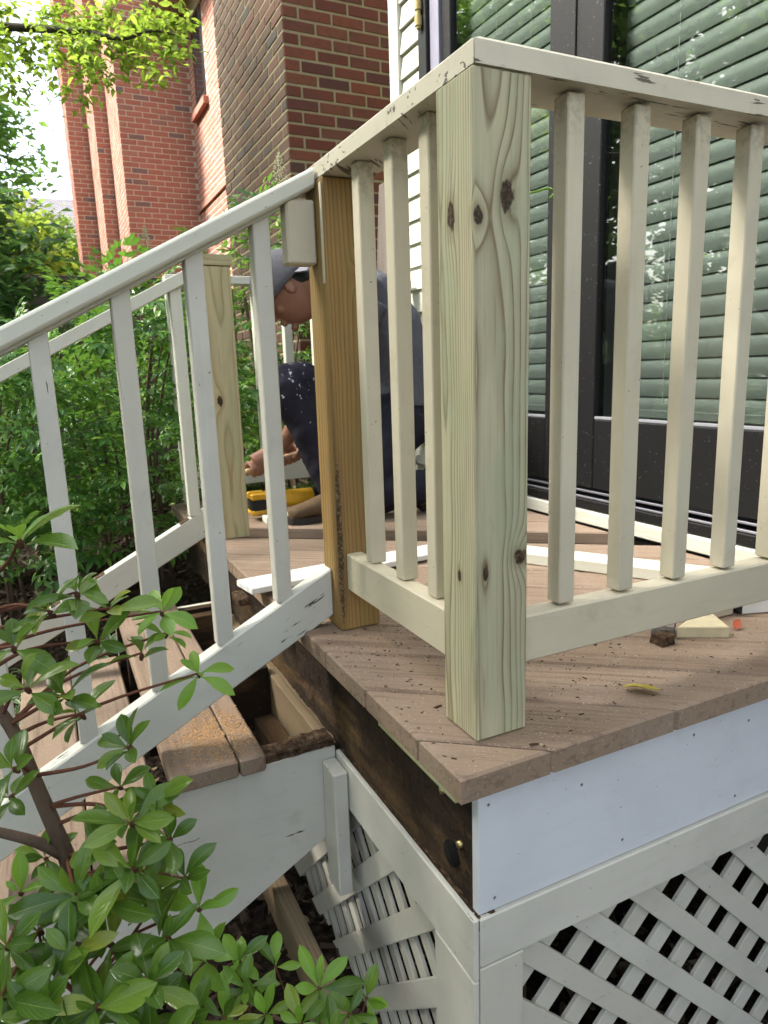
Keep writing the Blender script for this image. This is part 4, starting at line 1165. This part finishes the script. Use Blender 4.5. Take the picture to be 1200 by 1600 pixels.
HC = Vector((.398, 1.775, .828)); pt = math.radians(46); yw = math.radians(-24)
HF = Vector((-math.cos(pt)*math.cos(yw), -math.sin(yw)*math.cos(pt), -math.sin(pt))); HL = Vector((0, 0, 1)).cross(HF).normalized(); HU = HF.cross(HL)
HM = Matrix((HF, HL, HU)).transposed()
def hp(x, y, z): return HC+HM @ Vector((x, y, z))*1.10
def head_shape():
    V, F = ell((0, 0, 0), (1, 1, 1), None, 28, 24); out = []
    for v in V:
        x, y, z = v; w = .074; d = .098; h = .118
        if z < 0: w *= 1-.30*(-z)**1.6; d *= 1-.10*(-z)
        px, py, pz = x*d, y*w, z*h
        if x > 0: px *= .93+.07*(1-abs(y)); 
        if z < -.35 and x < 0: px *= 1-.55*min(1, (-z-.35)/.5)
        if z < -.5 and x > .2: px += .012*(x-.2)
        out.append(hp(px, py, pz))
    return out, F
pieces = [head_shape()]
pieces.append(tb([hp(.088, 0, .022), hp(.101, 0, .002), hp(.115, 0, -.020), hp(.092, 0, -.030)], [.0075, .009, .012, .008], 10, 4))
for s_ in (-1, 1):
    pieces.append(ell(hp(.102, s_*.010, -.024), (.008, .007, .006), HM, 10, 8))
    pieces.append(ell(hp(-.012, s_*.076, -.002), (.020, .008, .033), HM @ Euler((0, -.25, s_*.35)).to_matrix(), 12, 10))
    pieces.append(ell(hp(.074, s_*.034, .026), (.016, .030, .009), HM, 12, 8))
    pieces.append(ell(hp(.060, s_*.040, -.024), (.02, .020, .022), HM, 12, 8))
pieces.append(ell(hp(.092, 0, -.052), (.010, .024, .0065), HM, 12, 8)); pieces.append(ell(hp(.090, 0, -.064), (.011, .021, .0065), HM, 12, 8))
pieces.append(ell(hp(.076, 0, -.094), (.016, .024, .014), HM, 12, 8))
NK = Vector((.555, 1.765, .868))
pieces.append(tb([hp(-.035, 0, -.05), (NK.x-.03, 1.775, .845), (.63, 1.76, .82)], [.058, .060, .075], 14))
SHL, SHR = Vector((.635, 1.60, .785)), Vector((.635, 1.925, .785))
pieces.append(tb([(.83, 1.74, .36), (.80, 1.745, .50), (.735, 1.755, .68), (.655, 1.762, .80), (.62, 1.765, .83)], [(.11, .07), (.105, .065), (.11, .07), (.10, .065), (.055, .05)], 18, 5, (1, 0, 0)))
pieces.append(tb([SHL, (.64, 1.76, .815), SHR], [.055, .07, .055], 12))
# arms
ELL, WRL = Vector((.50, 1.665, .515)), Vector((.335, 1.80, .262)); ELR, WRR = Vector((.655, 1.93, .47)), Vector((.452, 1.852, .272))
for sh_, el, wr in ((SHL, ELL, WRL), (SHR, ELR, WRR)):
    pieces.append(tb([sh_, sh_.lerp(el, .5), el, el.lerp(wr, .4), wr], [.050, .046, .038, .039, .026], 12))
# hands closed round the tool handle
HA, HB = Vector((.235, 1.822, .185)), Vector((.440, 1.822, .240))
hx = (HB-HA).normalized()
def hand(wr, t, side):
    g = HA.lerp(HB, t); up = (wr-g).normalized(); up = (up-hx*up.dot(hx)).normalized(); bk = hx.cross(up)*side
    palm = g+up*.028
    P = [tb([wr, wr.lerp(palm, .5), palm-hx*.012, palm+hx*.012], [.026, (.026, .034), (.022, .036), (.018, .03)], 12)]
    for i, (o_, L) in enumerate(((-.030, .9), (-.010, 1.0), (.010, .95), (.029, .8))):
        c = g+hx*o_; r = .0165
        P.append(tb([c+up*.030-bk*.012, c+up*.016+bk*r*1.35, c-up*.012*L+bk*r*1.25, c-up*.022*L-bk*.002, c-up*.014*L-bk*.014], [.0095, .0095, .0088, .0080, .007], 8, 4))
    P.append(tb([palm-hx*.03*side-bk*.012, g-hx*.040*side-bk*.022+up*.01, g-hx*.028*side-bk*.020-up*.012, g-hx*.010*side-bk*.014-up*.020], [.012, .0115, .010, .0085], 8, 4))
    return P
pieces += hand(WRL, .12, 1)+hand(WRR, .72, -1)
# legs: right leg forward with the knee up, left knee down
HPR, KNR, ANR = Vector((.80, 1.83, .36)), Vector((.350, 1.70, .505)), Vector((.505, 1.665, .10))
HPL, KNL, ANL = Vector((.80, 1.66, .36)), Vector((.54, 1.575, .085)), Vector((.93, 1.575, .10))
LEGS = ((HPR, KNR, ANR), (HPL, KNL, ANL))
for a, b, c in LEGS:
    pieces.append(tb([a, a.lerp(b, .5), b, b.lerp(c, .35), c], [.085, .070, .052, .052, .036], 12))
solid(pieces, .0042, 'body', skin_mat(), pr, 6)
# trousers
def wr_n(p, a=.006): return a*mnoise.fractal(Vector((p.x*16, p.y*16, p.z*11)), 1, 2, 3)
tp = [tb([(.87, 1.745, .27), (.83, 1.745, .36), (.795, 1.748, .47)], [(.16, .12), (.165, .13), (.155, .125)], 18, 5, (1, 0, 0))]
for a, b, c in LEGS:
    tp.append(tb([a, a.lerp(b, .5), b, b.lerp(c, .35), b.lerp(c, .75), b.lerp(c, .98)], [.108, .090, .072, .073, .068, .064], 14)); tp.append(ell(b, (.07, .066, .07)))
solid(tp, .008, 'trousers', trouser_mat(), pr, 4, lambda p: wr_n(p, .008))
# shirt
shirt = flat('grey_shirt_cloth', (.105, .107, .125), .9, .15, 60)
sp_ = [tb([(.835, 1.745, .40), (.825, 1.745, .52), (.77, 1.752, .68), (.675, 1.762, .81), (.60, 1.766, .855)], [(.168, .128), (.165, .125), (.178, .130), (.155, .115), (.078, .075)], 20, 5, (1, 0, 0)),
       tb([SHL, (.65, 1.76, .825), SHR], [.070, .083, .070], 14)]
for sh_, el, wr_ in ((SHL, ELL, WRL), (SHR, ELR, WRR)): sp_.append(tb([sh_, sh_.lerp(el, .5), el, el.lerp(wr_, .15)], [.072, .068, .060, .056], 14))
solid(sp_, .007, 'shirt', shirt, pr, 4, lambda p: wr_n(p, .006))
# hair, cap, glasses, eyes
solid([ell(hp(-.030, 0, .002), (.076, .0765, .075), HM, 20, 16), tb([hp(-.075, -.03, -.03), hp(-.08, 0, -.045), hp(-.075, .03, -.03)], [.02, .025, .02], 8)], .005, 'hair', flat('black_hair', (.008, .007, .007), .6, .3, 200), pr, 2)
def cap_shape():
    V = []; F = []; n, m_ = 32, 10
    for lay, g in enumerate((1.0, .93)):
        for i in range(m_+1):
            th = math.radians(96)*i/m_
            for k in range(n):
                a = 2*math.pi*k/n; f_ = 1.0 if i < m_-1 else 1.01
                V.append(hp(-.004+.113*g*math.sin(th)**.85*math.cos(a)*f_, .088*g*math.sin(th)**.85*math.sin(a)*f_, .018+.110*g*math.cos(th)))
    L = (m_+1)*n
    for lay in (0, 1):
        for i in range(m_):
            for k in range(n):
                j = (k+1) % n; q = [lay*L+i*n+k, lay*L+(i+1)*n+k, lay*L+(i+1)*n+j, lay*L+i*n+j]; F.append(q if lay == 0 else q[::-1])
    for k in range(n): j = (k+1) % n; F.append([m_*n+k, L+m_*n+k, L+m_*n+j, m_*n+j])
    return mesh(V, F, smooth=True)
capm = flat('grey_cap_cloth', (.105, .104, .118), .9, .15, 120)
cp_ = part('cap', cap_shape(), capm, pr)
V = []; F = []
for lay in (0, 1):
    for i in range(7):
        a = math.radians(-62+124*i/6)
        for (q, dz) in ((.106, .012), (.185*(.80+.20*math.cos(a)), -.002-.02*abs(math.sin(a)))):
            V.append(hp(-q*math.cos(a)-.002, .9*q*math.sin(a)*(.088/.108+.1), dz-.005*lay))
for lay in (0, 1):
    for i in range(6):
        b = lay*14+i*2; q = [b, b+1, b+3, b+2]; F.append(q if lay else q[::-1])
F += [[i*2+1, i*2+3, 14+i*2+3, 14+i*2+1] for i in range(6)]+[[0, 1, 15, 14], [12, 26, 27, 13]]
part('cap_bill', mesh(V, F, smooth=False), flat('pale_cap_bill', (.20, .195, .23), .85, .2, 120), cp_)
part('cap_button', mesh(*ell(hp(-.004, 0, .129), (.008, .008, .005), HM, 10, 6), smooth=True), capm, cp_)
gs = []
for s_ in (-1, 1):
    c = hp(.098, s_*.033, .004); ring = []
    for k in range(17):
        a = 2*math.pi*k/16; ring.append(c+HL*(.025*math.cos(a))+HU*(.018*math.sin(a)))
    gs.append((ring, .0016)); gs.append(([hp(.098, s_*.058, .008), hp(.03, s_*.078, .012), hp(-.015, s_*.080, .010)], .0016))
gs.append(([hp(.102, -.009, .006), hp(.106, 0, .008), hp(.102, .009, .006)], .0014))
part('eyeglasses', tubes(gs, 6), flat('glasses_wire', (.03, .03, .035), .3, .5), pr)
for s_ in (-1, 1): part('eye', mesh(*ell(hp(.079, s_*.033, .003), (.012, .013, .010), HM, 12, 8), smooth=True), flat('eye_dark', (.05, .03, .02), .2), pr)
# boots
leather = flat('tan_boot_leather', (.125, .080, .043), .75, .25, 50); sole = flat('boot_sole', (.035, .03, .027), .8, .2, 60)
def boot(heel, toe, shaft):
    heel, toe = Vector(heel), Vector(toe); f = (toe-heel).normalized(); L = (toe-heel).length
    u = Vector((0, 0, 1)); u = (u-f*u.dot(f)).normalized()
    def q(t, z): return heel+f*(L*t)+u*z
    o = solid([tb([q(.06, .035), q(.22, .050), q(.45, .055), q(.70, .046), q(.90, .036), q(.97, .032)], [(.030, .030), (.045, .040), (.044, .045), (.046, .033), (.042, .030), (.018, .018)], 16), tb([q(.20, .04), Vector(shaft), Vector(shaft)+(Vector(shaft)-q(.20, .04)).normalized()*.06], [.050, .048, .052], 14)], .005, 'boot', leather, pr, 3)
    P = []
    for t, w in ((0, .022), (.05, .033), (.2, .039), (.45, .038), (.7, .048), (.88, .043), (.97, .028), (1.0, .012)): P.append((t, w))
    sd = f.cross(u).normalized(); V = []; F = []
    outline = [q(t, 0)+sd*w for t, w in P]+[q(t, 0)-sd*w for t, w in P[::-1]]; n = len(outline)
    for z in (.001, .024): V += [p+u*z for p in outline]
    F = [list(range(n)), list(range(n, 2*n))[::-1]]+[[i, n+i, n+(i+1) % n, (i+1) % n] for i in range(n)]
    part('sole', mesh(V, F), sole, o)
    lc = []
    for i in range(4):
        t = .42+.10*i; z = .108-.018*i; lc.append(([q(t, z)+sd*.022, q(t-.01, z+.006), q(t, z)-sd*.022], .0022))
    part('laces', tubes(lc, 6), flat('boot_lace', (.03, .02, .015), .8), o)
boot((.585, 1.665, .0), (.300, 1.640, .0), (.535, 1.665, .13))
boot((1.005, 1.575, .20), (.815, 1.575, .0), (.95, 1.575, .115))

# ================================================================== LOOSE THINGS
ck = thing('chisel', 'wood handled tool gripped by the worker at the far rail', 'tool', tuple(HA))
part('handle', tubes([(smooth_path([HA-hx*.03, HA+hx*.03, HB, HB+hx*.035], 4), .0135)], 12), flat('handle_wood', (.42, .27, .15), .5, .4, 40), ck)
M, L = frame_from(HA-hx*.16, HA-hx*.03); part('blade', cbox(L, .028, .006, .001), steel(), ck, M)
# yellow cordless tool
yl = flat('yellow_tool_plastic', (.58, .31, .012), .45, .45, 30); bk = flat('black_tool_rubber', (.012, .012, .013), .6, .3, 60)
dt = thing('power_tool', 'yellow and black cordless power tool lying beside the boot', 'power tool', (.33, 1.80, .02))
part('body', tubes([(smooth_path([(.465, 1.80, .066), (.44, 1.80, .066), (.37, 1.80, .068), (.335, 1.80, .070)], 3), .033)], 14), yl, dt)
part('collar', tubes([([(.452, 1.80, .066), (.468, 1.80, .066)], .0345)], 14), bk, dt)
part('chuck', tubes([([(.54, 1.80, .064), (.515, 1.80, .065), (.505, 1.80, .065), (.469, 1.80, .066)], [.013, .018, .026, .029])], 14), bk, dt)
bx('handle', yl, dt, .262, .345, 1.782, 1.818, .076, .106, 0, .008)
bx('trigger', bk, dt, .285, .335, 1.786, 1.814, .058, .0755, 0, .005)
bat = bx('battery', bk, dt, .208, .262, 1.765, 1.835, .024, .098, 2, .008)
bx('battery_clip', yl, bat, .204, .268, 1.760, 1.84, .078, .104, 0, .006)
bx('battery_clip', yl, bat, .204, .268, 1.760, 1.84, .020, .040, 0, .006)
ob = bx('trim_offcut', pale_rail_paint(), None, .235, .50, 1.685, 1.745, .0015, .026, 0, .002); tag(ob, 'short pale trim offcut on the deck beside the front boot', 'offcut')
# white beadboard strip lying at the head of the stairs
wb = flat('white_trim_paint', (.78, .78, .76), .5, .4, 20)
t = thing('trim_board', 'white grooved trim board lying across the deck at the stair head', 'board', (.2, .95, 0))
Mw, Lw = frame_from((-.05, .915, .0235), (.56, 1.005, .012))
for i, off in enumerate((-.036, -.012, .012, .036)):
    part('strip', cbox(Lw, .0232, .016, .002), wb, t, Mw @ Matrix.Translation((0, off, 0)))
bx('splintered_end', rot_crumble(), t, -.075, -.045, .88, .95, -.012, .008, 1, .003)
# stack of three long trim boards in front of the door
t3 = thing('trim_board', 'bundle of cream and white trim boards lying on the deck before the patio door', 'board', (.85, .7, 0))
a, b = Vector((.60, 1.05, .018)), Vector((1.02, .34, .018)); dr = (b-a).normalized(); sd_ = Vector((0, 0, 1)).cross(dr)
for i, (o_, h_, mt_) in enumerate(((-.040, .030, pale_rail_paint()), (-.012, .024, wb), (.014, .024, wb), (.046, .022, pale_rail_paint()))):
    e = R.uniform(-.02, .02); c0 = a+sd_*o_+dr*e; c1 = b+sd_*o_+dr*e; c0.z = c1.z = h_/2+.0015
    beam('strip', mt_, t3, c0, c1, .0255, h_)
def wedge():
    P = [(.627, .203), (.711, .153), (.768, .258)]; V, F = prism([(p[0]-.70, p[1]-.20) for p in P], 0, .022, .0015); return mesh(V, F)
ob = part('wood_wedge', wedge(), flat('raw_pale_wood', (.60, .52, .34), .6, .3, 40), None, Matrix.Translation((.70, .20, .0012))); tag(ob, 'triangular pale wood offcut on the deck under the right railing', 'offcut')
ob = bx('trim_offcut', cream_paint(), None, .77, .83, .235, .30, .0012, .034, 0, .002); tag(ob, 'cream block end with brown cut face at the right of the wedge', 'offcut')
tc = thing('trim_offcut', 'white grooved trim offcut with dark ends at the right edge of the deck', 'offcut', (.90, .25, 0))
for i in range(2): beam('strip', wb, tc, (.845, .238+.03*i, .017), (.96, .20+.03*i, .017), .026, .032)
beam('end', bk, tc, (.838, .243, .017), (.843, .2415, .017), .05, .026)
ob = part('debris_clump', rough_box(.05, .035, .022, .005, .006, 6), flat('grey_lint', (.22, .20, .18), .95, .1, 90), None, Matrix.Translation((.625, .235, .011)) @ Matrix.Rotation(.6, 4, 'Z')); tag(ob, 'grey crumbly clump of debris beside the wooden wedge', 'debris')
ob = part('debris_clump', rough_box(.032, .028, .018, .004, .006, 8), rot_crumble(), None, Matrix.Translation((.583, .198, .009))); tag(ob, 'dark charred looking crumb of rotted wood in front of the grey clump', 'debris')
def curled(v, f, u, amp): return [(x, y, z+amp*math.sin(x*5)*.5+amp*y*y*3) for x, y, z in v], f, u
lv = curled(*leaf_data(1, .5, .45, 8, .10, -.02, .02), .05)
me = mesh(*lv[:2], 'leaf', lv[2], True)
ob = part('fallen_leaf', me, leaf_mat('yellow_leaf', [(0, (.46, .37, .05)), (1, (.5, .4, .06))], .6, .2, (.5, .4, .1)), None, orient((.6, -.65, .05), -.25, .062, (.372, .088, .006))); tag(ob, 'yellow fallen leaf lying on the deck near the front edge', 'leaf')
me2 = mesh(*lv[:2], 'leaf', lv[2], True)
ob = part('fallen_leaf', me2, flat('red_leaf', (.42, .10, .05), .7), None, orient((.7, .3, .25), .5, .035, (.752, .172, .004))); tag(ob, 'small red fallen leaf beside the wooden wedge', 'leaf')
me3 = mesh(*lv[:2], 'leaf', lv[2], True)
ob = part('fallen_leaf', me3, flat('olive_leaf', (.16, .14, .04), .7), None, orient((-.6, .5, .35), .5, .045, (.565, .60, .004))); tag(ob, 'curled olive leaf behind the first right baluster', 'leaf')
sp = thing('leaf_sprig', 'tiny yellow green curled sprig sticking out behind the green post', 'sprig', (.345, .3, .82))
part('stem', tubes([(smooth_path([(.16, .157, .80), (.26, .24, .805), (.335, .30, .818), (.372, .30, .828), (.385, .30, .822), (.376, .30, .812)], 4), .0022)], 6), young_leaf(), sp)
ob = thing('leaning_board', 'dark brown board leaning against the siding at the far end', 'board', (1.12, 2.5, -.3))
beam('plank', fence_wood(), ob, (1.06, 2.52, -.35), (1.17, 2.50, 1.42), .03, .12, (0, 1, 0))
# crumbs and sawdust
ch = ([(-.5, -.4, 0), (.5, -.5, 0), (.4, .5, 0), (-.4, .4, 0), (0, 0, .5)], [[0, 1, 4, 4], [1, 2, 4, 4], [2, 3, 4, 4], [3, 0, 4, 4]], [(0, 0)]*5)
def crumbs(n, region, smin, smax, long=1.6, zf=None):
    ms = []
    for i in range(n):
        x, y, z = region(); s = R.uniform(smin, smax)*(1 if R.random() < .9 else 1.9)
        ms.append(Matrix.Translation((x, y, z)) @ Matrix.Rotation(R.uniform(0, 6.3), 4, 'Z') @ Matrix.Diagonal((s*R.uniform(1, long), s*R.uniform(.4, 1), s*.6, 1)))
    return ms
def tri_mesh(ms):
    v = np.array(ch[0]); V = []; F = []
    for M in ms:
        b = len(V); V += [M @ Vector(p) for p in ch[0]]; F += [[b, b+1, b+4], [b+1, b+2, b+4], [b+2, b+3, b+4], [b+3, b, b+4]]
    return mesh(V, F)
def on_deck():
    while True:
        x, y = R.uniform(.01, 1.1), abs(R.gauss(.25, .45))+.008
        s_ = nv[0]*x+nv[1]*y
        if y < 1.5 and not 1.28 < s_ < 1.44 and not (.06 < x < .165 and (.06 < y < .16 or .57 < y < .67)): return x, y, .0006
def near_posts():
    while True:
        c = R.choice(((.20, .50), (.12, .42), (.05, .45), (.20, .03), (.03, .2), (.35, .15), (.45, .2), (.18, .64)))
        x, y = R.gauss(c[0], .08), R.gauss(c[1], .08)
        if x > .006 and y > .006 and not (.06 < x < .165 and (.06 < y < .16 or .57 < y < .67)): return x, y, .0006
dirt = flat('dark_crumb', (.045, .028, .018), .95, .1); pale = flat('sawdust_pale', (.46, .35, .24), .95, .1); orange = flat('sawdust_orange', (.47, .29, .15), .95, .1)
o = part('dirt_crumbs', tri_mesh(crumbs(320, on_deck, .001, .0034)+crumbs(330, near_posts, .001, .0042, 3.)), dirt); tag(o, 'dark crumbs of rotted wood scattered over the deck', 'debris', kind='stuff')
o = part('sawdust', tri_mesh(crumbs(2600, on_deck, .0007, .0022)+crumbs(1400, near_posts, .0007, .0024)), pale); tag(o, 'pale sawdust specks scattered over the deck boards', 'sawdust', kind='stuff')
def on_tread(): return R.gauss(-.19, .045), R.gauss(.66, .055), -.2024
ms = [M for M in crumbs(3800, on_tread, .001, .0036) if -.305 < M.translation.x < -.127 and M.translation.y > .535 and not -.181 < M.translation.x < -.174]
o = part('sawdust', tri_mesh(ms), orange); tag(o, 'orange sawdust heaped on the top stair tread', 'sawdust', kind='stuff')
# unseen hedge added to hide bright sky low in the door reflection
hd = thing('added_hedge', 'added leafy hedge out of view, hiding bright sky in the door reflection', 'hedge', (-11, 5, -.86))
ms = [orient(rdir(-.5, .6), R.gauss(0, .5), R.uniform(.2, .36), (-11+R.uniform(-.5, .5), R.uniform(-8, 22), -.8+R.uniform(0, 3.6)**1)) for i in range(14000)]
o = part('foliage', joined(TL, ms), tree_leaf(), hd); o['kind'] = 'stuff'
for i in range(16): part('stem', tubes([limb((-11+R.uniform(-.2, .2), -7+1.8*i, -.9), (-11+R.uniform(-.3, .3), -7+1.8*i+R.uniform(-.4, .4), 2.4), .04, .012, 3)], 6), tree_bark(), hd)
# nail heads on the fascia and rails
nh = cbox(.0012, .0042, .0042, .0004); nh.materials.append(steel())
fas = [o_ for o_ in bpy.data.objects if o_.name == 'fascia_board'][0]
for i, (x, z_) in enumerate(((.060, -.07), (.066, -.225), (.23, -.092), (.315, -.218), (.47, -.075), (.58, -.225), (.60, -.085), (.83, -.08), (.86, -.22))):
    part('nail_head', nh, None, fas, Matrix.Translation((x+R.uniform(-.004, .004), .0221, z_)) @ Matrix.Rotation(math.pi/2, 4, 'Z') @ Matrix.Rotation(R.uniform(0, 1.5), 4, 'X'))
